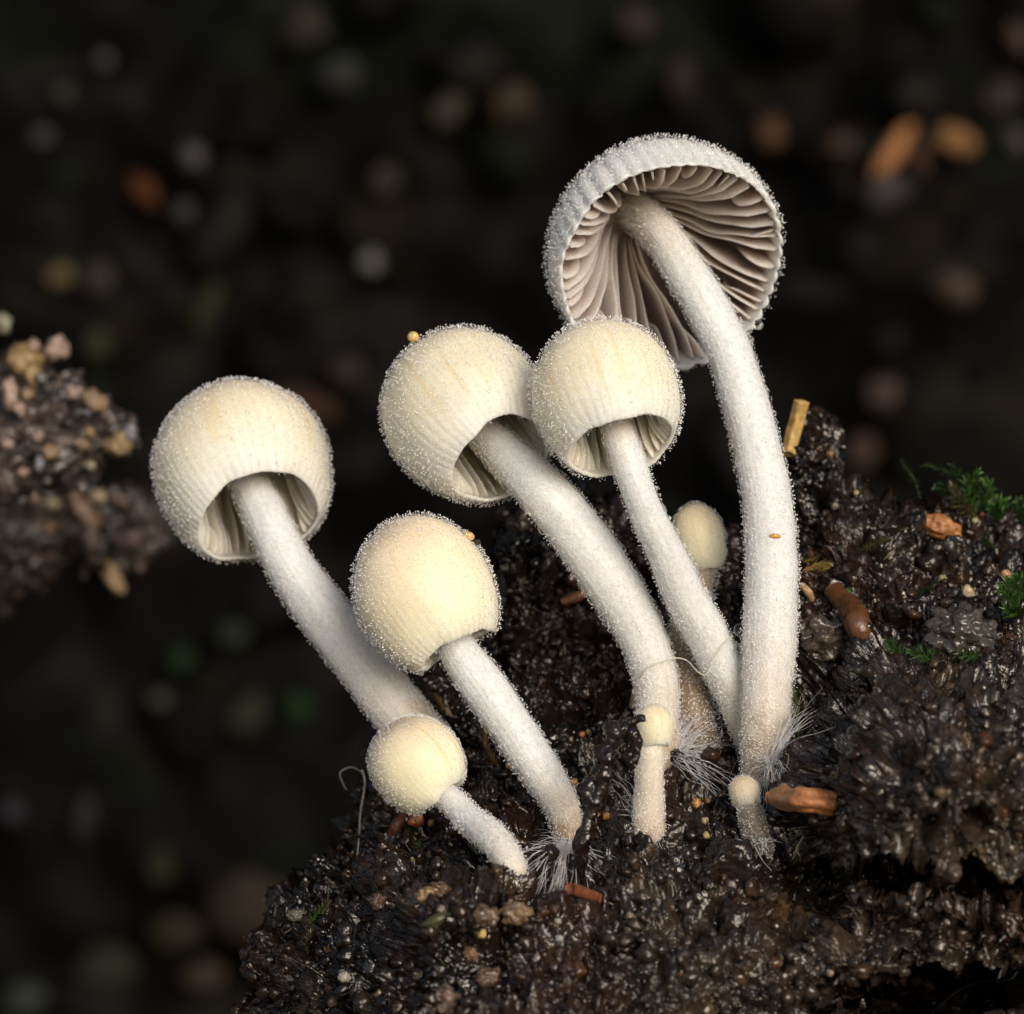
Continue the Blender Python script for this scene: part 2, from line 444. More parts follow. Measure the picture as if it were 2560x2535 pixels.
# crumbs of wet soil over the mound
def lumps(n, rmin, rmax, where, sub=1, flat=0.75):
    tv, tf = ICO[sub]
    idx = rng.choice(where, n)
    r = rmin * (rmax / rmin) ** (rng.random(n) ** 2.2)
    R_ = rand_rot(n)
    vs = []
    for k in range(8):
        vs.append(tv * (1 + 0.55 * perlin(tv * 1.2 + 13 * k) + 0.3 * perlin(tv * 2.9 + 7 * k))[:, None])
    vs = np.array(vs)[rng.integers(0, 8, n)]
    vs = vs * (flat + 0.5 * rng.random((n, 1, 3)))
    v = np.einsum('nij,nkj->nki', R_, vs) * r[:, None, None] + (MV[idx] + MN[idx] * (r * 0.35)[:, None])[:, None]
    f = (tf[None] + (np.arange(n) * len(tv))[:, None, None]).reshape(-1, 3)
    return v.reshape(-1, 3), f, idx, len(tv)
inframe = np.where((MPX > 560) & (MPX < 2620) & (MPY < 2600))[0]
v, f, idx, nv = lumps(6500, 0.04, 0.42, inframe, 2)
base_c = mc[_vis][idx] * (0.7 + 0.9 * rng.random((len(idx), 1)))
pick = rng.random(len(idx))
base_c[pick > 0.955] = np.array([0.05, 0.024, 0.013]); base_c[pick > 0.985] = np.array([0.10, 0.07, 0.04]); base_c[pick > 0.995] = np.array([0.2, 0.17, 0.13])
cr = mesh('soil_crumbs', v, f, M_SOIL, parent=mound, col=np.repeat(base_c, nv, 0)); cr['kind'] = 'stuff'

# ------------------------------------------------------------------ mushrooms
def hairs(name, pts, nrm, lmin, lmax, rad, parent, bulb=1.7, lean=0.35):
    n = len(pts)
    d = norm(nrm + lean * rng.normal(size=(n, 3)))
    L = lmin + (lmax - lmin) * rng.random(n) ** 1.3
    rr = rad * (0.75 + 0.5 * rng.random(n))
    x = norm(np.cross(d, rng.normal(size=(n, 3)))); y = np.cross(d, x)
    a = np.arange(4) * np.pi / 2
    ring = x[:, None] * np.cos(a)[None, :, None] + y[:, None] * np.sin(a)[None, :, None]
    bend = norm(rng.normal(size=(n, 3))) * (0.12 * L)[:, None]
    prof = [(-0.1, 1.2, 0), (0.55, 0.75, 0.4), (0.82, bulb, 0.8), (0.97, bulb * 0.7, 1.0)]
    vs = []
    for h, k, bq in prof:
        c = pts + d * (h * L)[:, None] + bend * bq
        vs.append(c[:, None] + ring * (k * rr)[:, None, None])
    vs.append((pts + d * (1.03 * L)[:, None] + bend)[:, None])
    v = np.concatenate(vs, 1)             # n,17,3
    fs = []
    for s in range(3):
        for j in range(4):
            a0, a1 = s * 4 + j, s * 4 + (j + 1) % 4
            fs += [(a0, a1, a1 + 4), (a0, a1 + 4, a0 + 4)]
    for j in range(4): fs.append((12 + j, 12 + (j + 1) % 4, 16))
    f = (np.array(fs)[None] + (np.arange(n) * 17)[:, None, None]).reshape(-1, 3)
    o = mesh(name, v.reshape(-1, 3), f, M_HAIR, parent=parent); o['kind'] = 'stuff'
    o.data.materials.append(M_BEAD)
    mi = np.zeros(len(fs), np.int32); mi[16:] = 1                     # shaft clear, bead at the tip brighter
    o.data.polygons.foreach_set('material_index', np.tile(mi, n)); return o

def sample(v, f, dens, mask=None):
    q = v[f]
    a = 0.5 * (np.linalg.norm(np.cross(q[:, 1] - q[:, 0], q[:, 2] - q[:, 0]), axis=1) + np.linalg.norm(np.cross(q[:, 2] - q[:, 0], q[:, 3] - q[:, 0]), axis=1))
    if mask is not None: a = a * mask
    n = int(a.sum() * dens); i = rng.choice(len(f), n, p=a / a.sum())
    s, t = rng.random((2, n, 1)); q = q[i]
    p = (q[:, 0] * (1 - s) + q[:, 1] * s) * (1 - t) + (q[:, 3] * (1 - s) + q[:, 2] * s) * t
    nn = norm(np.cross(q[:, 2] - q[:, 0], q[:, 3] - q[:, 1])); return p, nn, i

def mix3(t, stops):
    t = np.asarray(t); ps = [s[0] for s in stops]
    return np.stack([np.interp(t, ps, [s[1][k] for s in stops]) for k in range(3)], -1)

def mushroom(label, S, Sdy, theta, phi, R, Hup, d, r, kk, stem, base_py, capcol, seed, nstria=48, astria=0.02, scallop=0.0, th=0.3,
             ngill=0, gdepth=0.8, gcol=None, stemcol=None, capdens=42, stemdens=45, hl=(0.10, 0.26), warp=0.03, stem_dy=None, powr=1.0, base_off=0.0, stem_hl=(0.06, 0.2), stem_hr=0.013, fibc=0.07, drops=0.5):
    R, Hup, d, r = [x * K for x in (R, Hup, d, r)]
    th_, ph = math.radians(theta), math.radians(phi)
    ax = np.array([math.sin(th_) * math.cos(ph), -math.sin(ph), -math.cos(th_) * math.cos(ph)])     # apex -> opening
    Sp = P(S[0], S[1], Sdy)
    e1 = norm(np.cross(ax, np.array([0, 0, 1.0]) + 0.01)); e2 = np.cross(ax, e1)
    # ---- stem path
    bdy, bn = surf(stem[-1][0], stem[-1][1]); bdy += base_off
    n_s = len(stem)
    pyv = np.array([s[1] for s in stem], float)
    rim_c = Sp + ax * d
    if stem_dy is None:
        # from the inside of the apex, along the axis to the opening, then eased to the base
        apex_in = Sp - ax * (Hup - 0.5)
        path = [apex_in]
        lens = np.concatenate([[0], np.cumsum([math.hypot(stem[i+1][0]-stem[i][0], stem[i+1][1]-stem[i][1]) for i in range(n_s-1)])])
        d0 = apex_in[1]; dr = rim_c[1]
        for i, s in enumerate(stem):
            w = sstep(0, 1, lens[i] / lens[-1])
            y_ax = max(dr - 0.4, Sp[1] - math.tan(ph) * lens[i] * K * 0.85)
            dyv = y_ax * (1 - w) + bdy * w
            path.append(P(s[0], s[1], dyv))
        radii = [stem[0][2] * K] + [s[2] * K for s in stem]
    basep = path[-1] + np.array([0, 0.5, -0.6])
    root = empty('mushroom', path[-1], label, 'mushroom')
    path.append(basep); radii.append(radii[-1] * 0.9)
    sp = spline(np.column_stack([np.array(path), radii]), 190)
    cen, rad = sp[:, :3], sp[:, 3] * 0.97
    sv, sf, sdir_, tang, aa = tube_mesh(cen, rad, 110)
    vfrac = np.repeat(np.linspace(0, 1, 190), 110); ang = np.tile(aa, 190)
    fib = perlin(np.stack([np.cos(ang) * 7, np.sin(ang) * 7, vfrac * 4 + seed], 1)) + 0.6 * perlin(np.stack([np.cos(ang) * 15, np.sin(ang) * 15, vfrac * 7 + seed], 1))
    wob = fbm(sv * 0.45 + seed, 3)
    sv = sv + sdir_ * (0.25 * fibc * fib + 0.05 * wob)[:, None]
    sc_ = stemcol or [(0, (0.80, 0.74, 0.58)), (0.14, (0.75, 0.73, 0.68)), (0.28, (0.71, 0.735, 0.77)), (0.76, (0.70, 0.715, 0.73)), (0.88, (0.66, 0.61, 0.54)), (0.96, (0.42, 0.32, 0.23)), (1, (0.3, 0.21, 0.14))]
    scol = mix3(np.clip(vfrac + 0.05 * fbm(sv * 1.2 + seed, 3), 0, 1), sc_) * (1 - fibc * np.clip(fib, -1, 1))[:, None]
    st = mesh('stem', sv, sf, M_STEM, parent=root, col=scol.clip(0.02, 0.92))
    p, nn, i = sample(sv, sf, stemdens)
    if np.einsum('ij,ij->i', nn, sdir_[sf[i][:, 0]]).mean() < 0: nn = -nn
    hairs('stem_hairs', p, nn, stem_hl[0], stem_hl[1], stem_hr, st, bulb=1.7)
    # clear beads crowd the lower stem
    fr_ = (np.arange(len(sf)) // 110) / 190.0
    p, nn, i = sample(sv, sf, 60, np.clip(sstep(drops, 0.95, fr_) + 0.12, 0, 1))
    if np.einsum('ij,ij->i', nn, sdir_[sf[i][:, 0]]).mean() < 0: nn = -nn
    hairs('stem_beads', p, nn, 0.03, 0.09, 0.017, st, bulb=1.9)
    # ---- cap profile
    nu, nl = 40, 44
    a = np.linspace(0, np.pi / 2, nu)
    zu, ru = -Hup * np.cos(a), R * np.sin(a) ** powr
    u = np.linspace(0, 1, nl)[1:]
    fu = (1 - np.sqrt(1 - (kk * u) ** 2)) / (1 - math.sqrt(1 - kk * kk))
    zl, rl = d * u, R + (r - R) * fu
    zo, ro = np.concatenate([zu, zl]), np.concatenate([ru, rl])
    tz, tr = np.gradient(zo), np.gradient(ro); tn = np.hypot(tz, tr)
    nz, nrr = -tr / tn, tz / tn           # outward normal in (z, r)
    nz[0], nrr[0] = -1, 0
    arc = np.concatenate([[0], np.cumsum(np.hypot(np.diff(zo), np.diff(ro)))]); to = arc / arc[-1]
    lipa = np.linspace(0, np.pi, 9)[1:-1]
    thick = th * (1.0 + 1.0 * (1 - to))
    thick[to > 0.9] *= np.interp(to[to > 0.9], [0.9, 1], [1, 0.55])
    zi, ri = zo - nz * thick, ro - nrr * thick
    zi, ri = zi[::-1][:-2], np.maximum(ri[::-1][:-2], 0.02)
    tzl, trl = tz[-1] / tn[-1], tr[-1] / tn[-1]
    hw = thick[-1] / 2
    zc, rc = zo[-1] - nz[-1] * hw, ro[-1] - nrr[-1] * hw
    zlip = zc + hw * (nz[-1] * np.cos(lipa) + tzl * np.sin(lipa)); rlip = rc + hw * (nrr[-1] * np.cos(lipa) + trl * np.sin(lipa))
    zz = np.concatenate([zo, zlip, zi]); rr = np.concatenate([ro, rlip, ri])
    no = len(zo); nlip = len(lipa)
    tt = np.concatenate([to, np.ones(nlip), to[::-1][:-2]])
    side = np.concatenate([np.zeros(no), np.full(nlip, 0.5), np.ones(len(zi))])
    NA = 288
    phi_a = np.linspace(0, 2 * np.pi, NA, endpoint=False)
    def warpf(v):
        q = v / R
        w = np.stack([fbm(q * 0.9 + seed, 2), fbm(q * 0.9 + seed + 33, 2), fbm(q * 0.9 + seed + 66, 2)], 1)
        return v + w * (warp * R)
    def scal(an):   # margin scallop, as a shift along the axis
        return scallop * (np.abs(np.sin(an * nstria / 2 + 0.9 * np.sin(an * 3 + seed))) ** 0.8 - 0.5)
    def place(z, rad_, an):
        v = Sp + ax * z[:, None] + (e1 * np.cos(an)[:, None] + e2 * np.sin(an)[:, None]) * rad_[:, None]
        return Sp + warpf(v - Sp)
    Z = np.repeat(zz, NA); RR = np.repeat(rr, NA); AN = np.tile(phi_a, len(zz)); T = np.repeat(tt, NA); SD = np.repeat(side, NA)
    jit = 0.9 * np.sin(AN * 3 + seed) + 0.5 * np.sin(AN * 7 + 2 * seed)
    ridge = np.abs(np.sin(AN * nstria / 2 + jit)) ** 0.7 - 0.6
    wave = 0.04 * R * np.sin(AN * 2 + seed) + 0.02 * R * np.sin(AN * 5 + seed * 2) + 0.008 * R * np.sin(AN * 11 + seed)
    sm = sstep(0.25, 0.9, T)
    RR2 = RR + np.where(SD < 0.9, astria * sm * ridge * (1 + 0.5 * np.sin(AN * 4 + seed)), 0)
    Z2 = Z + (scal(AN) + wave) * sstep(0.75, 1.0, T)
    cv = place(Z2, RR2, AN)
    cf = grid_faces(len(zz), NA, True)
    blot = fbm(cv * 0.5 + seed, 3)
    ccol = mix3(np.clip(T + 0.07 * blot, 0, 1), capcol)
    ccol = ccol * (1 + 0.05 * (ridge * sm)[:, None] * np.array([0.6, 1, 1.6])) * (1 + 0.04 * blot[:, None])
    # a few tan streaks running down the striae
    stk = sstep(0.25, 0.7, perlin(np.stack([np.cos(AN) * 9, np.sin(AN) * 9, T * 1.5 + seed], 1))) * sstep(0.15, 0.4, T) * (1 - sstep(0.7, 0.95, T))
    ccol = ccol * (1 - stk[:, None] * np.array([0.05, 0.12, 0.22]))
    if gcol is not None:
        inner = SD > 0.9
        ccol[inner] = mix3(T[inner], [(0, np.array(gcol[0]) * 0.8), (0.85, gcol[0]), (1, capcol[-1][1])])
    cap = mesh('cap', cv, cf, M_CAP, parent=root, col=ccol.clip(0.02, 0.92))
    # fringe of hairs outside
    fm = np.arange(len(cf)) // NA
    mask = (fm < no + 2).astype(float)
    p, nn, i = sample(cv, cf, capdens, mask)
    if np.einsum('ij,ij->i', nn, p - Sp).mean() < 0: nn = -nn
    hairs('cap_hairs', p, nn, hl[0], hl[1], 0.0125, cap)
    # ---- gills
    ti = tt[no + nlip:]
    for g in range(ngill):
        an0 = 2 * np.pi * (g + 0.25 * rng.random()) / ngill
        short = (g % 3 == 1)
        uu = np.linspace(0, 1, 18)
        t_in = np.interp(uu, [0, 1], [0.985, 0.62 if short else 0.13])
        z = np.interp(-t_in, -ti, zi); rd = np.interp(-t_in, -ti, ri)
        dz = np.interp(-t_in, -ti, -np.interp(ti, to, nz)); dr = np.interp(-t_in, -ti, -np.interp(ti, to, nrr))
        dep = gdepth * (np.sin(np.pi * np.clip(uu, 0, 1) ** 0.8) ** 0.7 * (0.55 if short else 1) + 0.10 * (1 - uu))
        dep = np.minimum(dep, rd * 0.75)
        an = an0 + 0.05 * np.sin(uu * 3 + g) + 0.10 * uu * math.sin(seed)
        zs = (scal(an) + 0.04 * R * np.sin(an * 2 + seed) + 0.02 * R * np.sin(an * 5 + seed * 2) + 0.008 * R * np.sin(an * 11 + seed)) * sstep(0.75, 1.0, t_in)
        vs = []; cs = []
        for q_, (fr, w) in enumerate([(-0.06, 0.085), (0.55, 0.06), (0.93, 0.035), (1.0, 0.0), (0.93, -0.035), (0.55, -0.06), (-0.06, -0.085)]):
            rq = np.maximum(rd + dr * dep * fr, 0.05)
            wav = 0.03 * np.sin(uu * 7 + g * 1.7) * fr
            vs.append(place(z + zs + dz * dep * fr, rq, an + (w * np.minimum(1, dep * 3) + wav * gdepth) / np.maximum(rq, 1.3)))
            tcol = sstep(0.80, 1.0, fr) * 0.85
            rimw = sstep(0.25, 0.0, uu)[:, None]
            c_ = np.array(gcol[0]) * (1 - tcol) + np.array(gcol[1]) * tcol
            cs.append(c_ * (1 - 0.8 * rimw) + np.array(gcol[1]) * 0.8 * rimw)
        gvv = np.stack(vs, 1).reshape(-1, 3); gcc = np.stack(cs, 1).reshape(-1, 3)
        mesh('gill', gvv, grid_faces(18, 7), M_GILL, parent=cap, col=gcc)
    return root, dict(S=Sp, ax=ax, R=R, cen=cen, rad=rad)

TAN = lambda a, b, c, e: [(0, a), (0.35, b), (0.75, c), (1.0, e)]
cream = TAN((0.70, 0.55, 0.39), (0.86, 0.73, 0.53), (0.91, 0.82, 0.63), (0.92, 0.87, 0.75))
tan_ = TAN((0.60, 0.45, 0.31), (0.79, 0.65, 0.47), (0.89, 0.80, 0.62), (0.92, 0.87, 0.76))
yel = TAN((0.62, 0.47, 0.32), (0.82, 0.70, 0.52), (0.89, 0.82, 0.63), (0.90, 0.85, 0.68))
white = TAN((0.80, 0.77, 0.67), (0.83, 0.81, 0.74), (0.86, 0.85, 0.80), (0.88, 0.88, 0.85))
pale_g = ((0.82, 0.75, 0.65), (0.90, 0.86, 0.78))
brown_g = ((0.35, 0.275, 0.25), (0.72, 0.66, 0.62))

MUSH = {}
MUSH[1] = mushroom('tan domed mushroom leaning left over open dark space, on a long curved white stem', (603, 1168), 9.5, 21, 41, 229, 226, 190, 165, 0.86,
    [(596, 1150, 50), (620, 1200, 52), (668, 1298, 58), (718, 1402, 63), (788, 1507, 67), (875, 1616, 70), (960, 1730, 71), (1030, 1815, 69), (1085, 1880, 64)], 1880,
    tan_, 1.3, 50, 0.035, 0.03, 0.27, ngill=44, gdepth=1.2, gcol=pale_g)
MUSH[2] = mushroom('cream domed mushroom with round grain on top, its cap touching the neighbouring cream cap', (1156, 1023), 5.0, 36, 42, 207, 207, 215, 136, 0.86,
    [(1190, 1060, 46), (1225, 1095, 50), (1282, 1153, 57), (1365, 1239, 65), (1457, 1351, 71), (1537, 1471, 69), (1607, 1597, 62), (1639, 1703, 57), (1645, 1802, 54), (1655, 1900, 50)], 1900,
    cream, 2.1, 46, 0.025, 0.03, 0.28, ngill=42, gdepth=1.1, gcol=((0.84, 0.77, 0.64), (0.90, 0.86, 0.77)))
MUSH[3] = mushroom('smaller cream bell mushroom in front of the brown gills, on a slim straight stem', (1512, 981), 0.2, 16, 30, 181, 180, 158, 139, 0.80,
    [(1515, 990, 36), (1537, 1053, 38), (1566, 1140, 41), (1607, 1259, 43), (1660, 1371, 47), (1709, 1484, 52), (1769, 1590, 54), (1828, 1709, 55), (1880, 1820, 55), (1905, 1890, 50)], 1890,
    cream, 3.7, 46, 0.022, 0.03, 0.27, ngill=42, gdepth=1.0, gcol=((0.85, 0.79, 0.65), (0.91, 0.87, 0.77)))
MUSH[4] = mushroom('tallest white mushroom with wide open cap showing brown gills', (1659, 634), 6.4, 29, 57, 300, 296, 78, 297, 0.5,
    [(1661, 600, 51), (1733, 713, 57), (1808, 845, 58), (1835, 914, 59), (1866, 1014, 61), (1897, 1139, 63), (1921, 1279, 66), (1929, 1411, 68), (1926, 1544, 69), (1921, 1676, 66), (1919, 1790, 64), (1915, 1870, 60), (1908, 1930, 52)], 1930,
    white, 4.4, 46, 0.16, 0.20, 0.22, ngill=50, gdepth=1.9, gcol=brown_g, hl=(0.12, 0.32), capdens=30)
MUSH[5] = mushroom('egg shaped cream mushroom with closed cap, a grain stuck on its side', (1060, 1480), 1.5, 29, 8, 173, 196, 160, 112, 0.9,
    [(1110, 1540, 46), (1141, 1616, 50), (1188, 1688, 57), (1242, 1765, 56), (1300, 1849, 54), (1351, 1926, 51), (1391, 1991, 47), (1412, 2045, 42), (1420, 2095, 36)], 2095,
    yel, 5.2, 44, 0.02, 0.03, 0.5)
MUSH[6] = mushroom('small young mushroom with round brown topped cap and short bent stem', (1039, 1905), -1.5, 38, 4, 116, 116, 106, 70, 0.88,
    [(1070, 1945, 30), (1104, 1979, 33), (1167, 2042, 36), (1232, 2096, 38), (1272, 2152, 38), (1284, 2195, 36)], 2195,
    TAN((0.38, 0.28, 0.19), (0.74, 0.64, 0.46), (0.86, 0.82, 0.60), (0.87, 0.83, 0.64)), 6.6, 40, 0.01, 0.01, 0.4, hl=(0.05, 0.14), capdens=70, fibc=0.02, drops=0.15, base_off=-1.0,
    stemcol=[(0, (0.74, 0.73, 0.71)), (0.6, (0.71, 0.72, 0.73)), (0.9, (0.66, 0.62, 0.56)), (1, (0.4, 0.3, 0.2))])
MUSH[7] = mushroom('tiny pale pin mushroom standing before the base of a thick stem', (1636, 1812), -2.6, 4, 6, 47, 52, 52, 33, 0.9,
    [(1632, 1850, 30), (1627, 1890, 33), (1624, 1950, 36), (1622, 2010, 40), (1622, 2070, 40)], 2070,
    TAN((0.70, 0.60, 0.42), (0.78, 0.68, 0.48), (0.82, 0.74, 0.54), (0.84, 0.78, 0.62)), 7.1, 30, 0.004, 0.0, 0.25, hl=(0.04, 0.10), capdens=110, stemdens=80, fibc=0.01, drops=0.0, stem_hl=(0.04, 0.1),
    stemcol=[(0, (0.76, 0.72, 0.6)), (0.6, (0.74, 0.70, 0.62)), (0.85, (0.6, 0.5, 0.4)), (1, (0.3, 0.2, 0.13))])
MUSH[8] = mushroom('tiniest grey stemmed pin mushroom beside the orange wood chip', (1860, 1976), -2.4, 16, 5, 37, 36, 36, 30, 0.8,
    [(1866, 1995, 26), (1872, 2020, 32), (1884, 2060, 36), (1895, 2095, 38), (1898, 2112, 36)], 2112,
    TAN((0.55, 0.42, 0.28), (0.66, 0.54, 0.38), (0.70, 0.62, 0.46), (0.70, 0.62, 0.48)), 8.3, 30, 0.004, 0.0, 0.2, hl=(0.04, 0.10), capdens=110, stemdens=80, fibc=0.01, drops=0.0, stem_hl=(0.04, 0.1),
    stemcol=[(0, (0.32, 0.28, 0.23)), (0.6, (0.24, 0.20, 0.16)), (1, (0.12, 0.09, 0.06))])
MUSH[9] = mushroom('half hidden young mushroom behind two white stems, oval cream cap', (1746, 1336), 7.0, 14, 6, 65, 82, 92, 42, 0.85,
    [(1760, 1400, 32), (1752, 1450, 36), (1728, 1520, 42), (1718, 1600, 48), (1722, 1700, 52), (1735, 1790, 52), (1748, 1850, 48)], 1850,
    TAN((0.50, 0.38, 0.26), (0.76, 0.66, 0.46), (0.85, 0.80, 0.58), (0.86, 0.82, 0.62)), 9.9, 34, 0.01, 0.0, 0.35, hl=(0.06, 0.14), capdens=70,
    stemcol=[(0, (0.5, 0.42, 0.32)), (0.5, (0.36, 0.28, 0.2)), (1, (0.18, 0.13, 0.09))], stem_hl=(0.1, 0.35))

# ------------------------------------------------------------------ mycelium threads at the stem bases
def strands(name, parent, root_px, tips, rad=1.6, n=1, wob=0.25, col=(0.75, 0.75, 0.76), mat=None, dy=None, lift=0.5, spread=22):
    V = []; F = []; off = 0
    d0 = surf(*root_px)[0] if dy is None else dy
    for (tx, ty) in tips:
        for k in range(n):
            jx, jy = rng.normal(size=2) * spread * (k > 0)
            d1 = surf(tx + jx, ty + jy)[0] if dy is None else dy
            a = P(root_px[0] + rng.normal() * 10, root_px[1] + rng.normal() * 10, d0 - 0.6)
            b = P(tx + jx, ty + jy, min(d1, d0 + 1.5) - 0.15)
            m_ = (a + b) / 2 + rng.normal(size=3) * wob + np.array([0, -lift, lift * 0.4])
            path = spline(np.array([a, (a + m_) / 2 + rng.normal(size=3) * wob * 0.4, m_, (m_ + b) / 2 + rng.normal(size=3) * wob * 0.4, b]), 16)
            r = np.linspace(1, 0.25, 16) * rad * K * (0.6 + 0.7 * rng.random())
            v, f, *_ = tube_mesh(path, r, 5)
            V.append(v); F.append(f + off); off += len(v)
    V = np.vstack(V); F = np.vstack(F)
    o = mesh(name, V, F, mat or M_FIBRE, parent=parent, col=np.tile(col, (len(V), 1)))
    if parent is not None: o['kind'] = 'stuff'
    return o

R_ = {k: m[0] for k, m in MUSH.items()}
strands('mycelium', R_[2], (1672, 1890), [(1800, 1775), (1770, 1760), (1830, 1850), (1835, 1905), (1815, 1950), (1850, 1995), (1740, 1780), (1790, 1830), (1750, 1960), (1720, 1760), (1780, 1890), (1760, 1850), (1800, 1920)], 0.85, 10, 0.18, lift=0.7, col=(0.6, 0.6, 0.62))
strands('mycelium', R_[5], (1418, 2112), [(1305, 2132), (1300, 2165), (1318, 2195), (1350, 2225), (1385, 2262), (1405, 2240), (1445, 2215), (1480, 2180), (1500, 2150), (1330, 2110), (1365, 2245)], 1.1, 8, 0.14, lift=0.45)
strands('mycelium', R_[4], (1925, 1905), [(2030, 1800), (2050, 1770), (1990, 1760), (1880, 1960), (1900, 1990), (1935, 1970), (1965, 1950), (1870, 1930), (1995, 1870), (1915, 2010)], 0.9, 8, 0.16, lift=0.8)
strands('mycelium', R_[7], (1612, 2040), [(1540, 2015), (1555, 1990), (1535, 1935), (1575, 2075), (1670, 2085), (1650, 2100)], 0.9, 5, 0.15, lift=0.35)
strands('mycelium', R_[8], (1895, 2108), [(1870, 2135), (1890, 2150), (1920, 2145), (1935, 2120), (1862, 2115)], 1.2, 3, 0.15, lift=0.3)
strands('mycelium', R_[3], (1890, 1880), [(1850, 1905), (1860, 1940), (1880, 1960), (1838, 1880)], 1.2, 3, 0.2, lift=0.5)

# ------------------------------------------------------------------ single grains, seeds, chips
def blob(name, label, cat, px, py, rx, ry, col, dy=None, mat=None, rot=0.0, rough=0.12, sink=0.4, rz=None, sub=3, group=None, parent=None, seed=0.0, fr=1.6):
    tv, tf = ICO[sub]
    v = tv * (1 + rough * perlin(tv * fr + seed + px * 0.01) + rough * 0.5 * perlin(tv * fr * 2.7 + seed + py * 0.01))[:, None]
    sdy, sn = surf(px, py)
    if dy is None: dy = sdy - (1 - sink) * (rz or min(rx, ry)) * K
    s = K * (D + dy) / D
    v = v * np.array([rx, rz or min(rx, ry), ry]) * s
    c, q = math.cos(math.radians(rot)), math.sin(math.radians(rot))
    v = np.stack([v[:, 0] * c - v[:, 2] * q, v[:, 1], v[:, 0] * q + v[:, 2] * c], 1) + P(px, py, dy)
    cc = np.array(col) * (1 + 0.25 * perlin(tv * 2.2 + seed + px))[:, None]
    o = mesh(name, v, tf, mat or M_GRAIN, parent=parent, col=cc.clip(0.005, 0.95))
    if parent is None: tag(o, label, cat, group)
    return o

def stick(name, label, cat, pts, col, mat, seg=24, n=60, rough=0.1, fr=0.8, ends=True, group=None, square=0.0, streak=0.0):
    """an irregular rod through pts = (px, py, dy, radius px)"""
    pp = np.array([[*P(a, b, c), r * K] for a, b, c, r in pts])
    sp = spline(pp, n); r = sp[:, 3].copy()
    v, f, dr, t, aa = tube_mesh(sp[:, :3], np.maximum(r, 0.02), seg)
    an = np.tile(aa, n)
    k = 1.0 + square * (np.abs(np.cos(2 * an)) - 0.5)
    rr = np.repeat(r, seg)
    v = sp[:, :3].repeat(seg, 0) + dr * (rr * k * (1 + rough * fbm(v * fr + 3.3, 3)))[:, None]
    cc = np.tile(col, (len(v), 1)) * (1 + 0.35 * perlin(np.stack([np.cos(an) * 4, np.sin(an) * 4, np.repeat(np.linspace(0, 2, n), seg)], 1)))[:, None]
    if ends:
        for e, q in ((0, -1), (n - 1, 1)):
            ce = sp[e, :3] + q * t[e] * r[e] * (0.15 + 0.2 * square)
            i0 = len(v); v = np.vstack([v, ce]); cc = np.vstack([cc, np.array(col)])
            ring = e * seg + np.arange(seg)
            f = np.vstack([f, np.stack([ring, np.roll(ring, -1), np.full(seg, i0), np.full(seg, i0)], 1)[:, :4]])
    f = np.array(f)
    # triangles everywhere so that the end fans are clean
    t1 = f[:, [0, 1, 2]]; t2 = f[:, [0, 2, 3]]; t2 = t2[t2[:, 1] != t2[:, 2]]
    o = mesh(name, v, np.vstack([t1, t2]), mat, col=cc.clip(0.004, 0.95))
    return tag(o, label, cat, group)

G = M_GRAIN
m2, m5, m4 = MUSH[2][1], MUSH[5][1], MUSH[4][1]
def on_cap(m, px, py):
    """depth of the front of a cap's ball at a photo pixel"""
    s = m['S']; c = P(px, py, s[1]); q = m['R'] ** 2 - (c[0] - s[0]) ** 2 - (c[2] - s[2]) ** 2
    return s[1] - math.sqrt(max(q, 0.0))
blob('grain', 'round pale amber grain perched on top of a cream domed cap', 'grain', 1033, 842, 15, 14, (0.62, 0.44, 0.2), dy=m2['S'][1] - 0.2, rough=0.06)
blob('grain', 'amber grain stuck to the side of the egg shaped cap', 'grain', 1172, 1340, 15, 11, (0.6, 0.4, 0.17), dy=m5['S'][1] - 0.3, rough=0.06, rot=-20)
blob('soil_crumb', 'dark crumb clinging beside the amber grain on the egg shaped cap', 'crumb', 1194, 1355, 9, 7, (0.03, 0.015, 0.01), dy=m5['S'][1] - 0.4, mat=M_SOIL, rough=0.5)
def stem_at(m, py):
    cx, cy = proj(m['cen']); i = np.argmin(np.abs(cy - py) + (np.arange(len(cy)) < 5) * 1e4); return cx[i], m['cen'][i, 1], m['rad'][i]
cx, cdy, cr_ = stem_at(m4, 1341)
blob('seed', 'tiny orange brown seed stuck on the thick white stem', 'seed', 1936, 1341, 16, 7.5, (0.5, 0.26, 0.06), dy=cdy - cr_ + 0.02, rough=0.05, rot=-3)
for (px, py, r, lab, dyo) in [(1897, 813, 11, 'small water drop hanging at the edge of the white cap', m4['S'][1] - 0.2), (1872, 850, 13, 'larger water drop caught between white cap edge and its stem', m4['S'][1] - 1.0),
                         (1850, 1575, 16, 'round water drop held in the fork of two white stems', stem_at(m4, 1575)[1]), (1848, 1622, 9, 'little water drop lower in the fork of two white stems', stem_at(m4, 1622)[1])]:
    blob('water_drop', lab, 'water drop', px, py, r, r * 1.05, (1, 1, 1), dy=dyo, mat=M_WATER, rough=0.02)

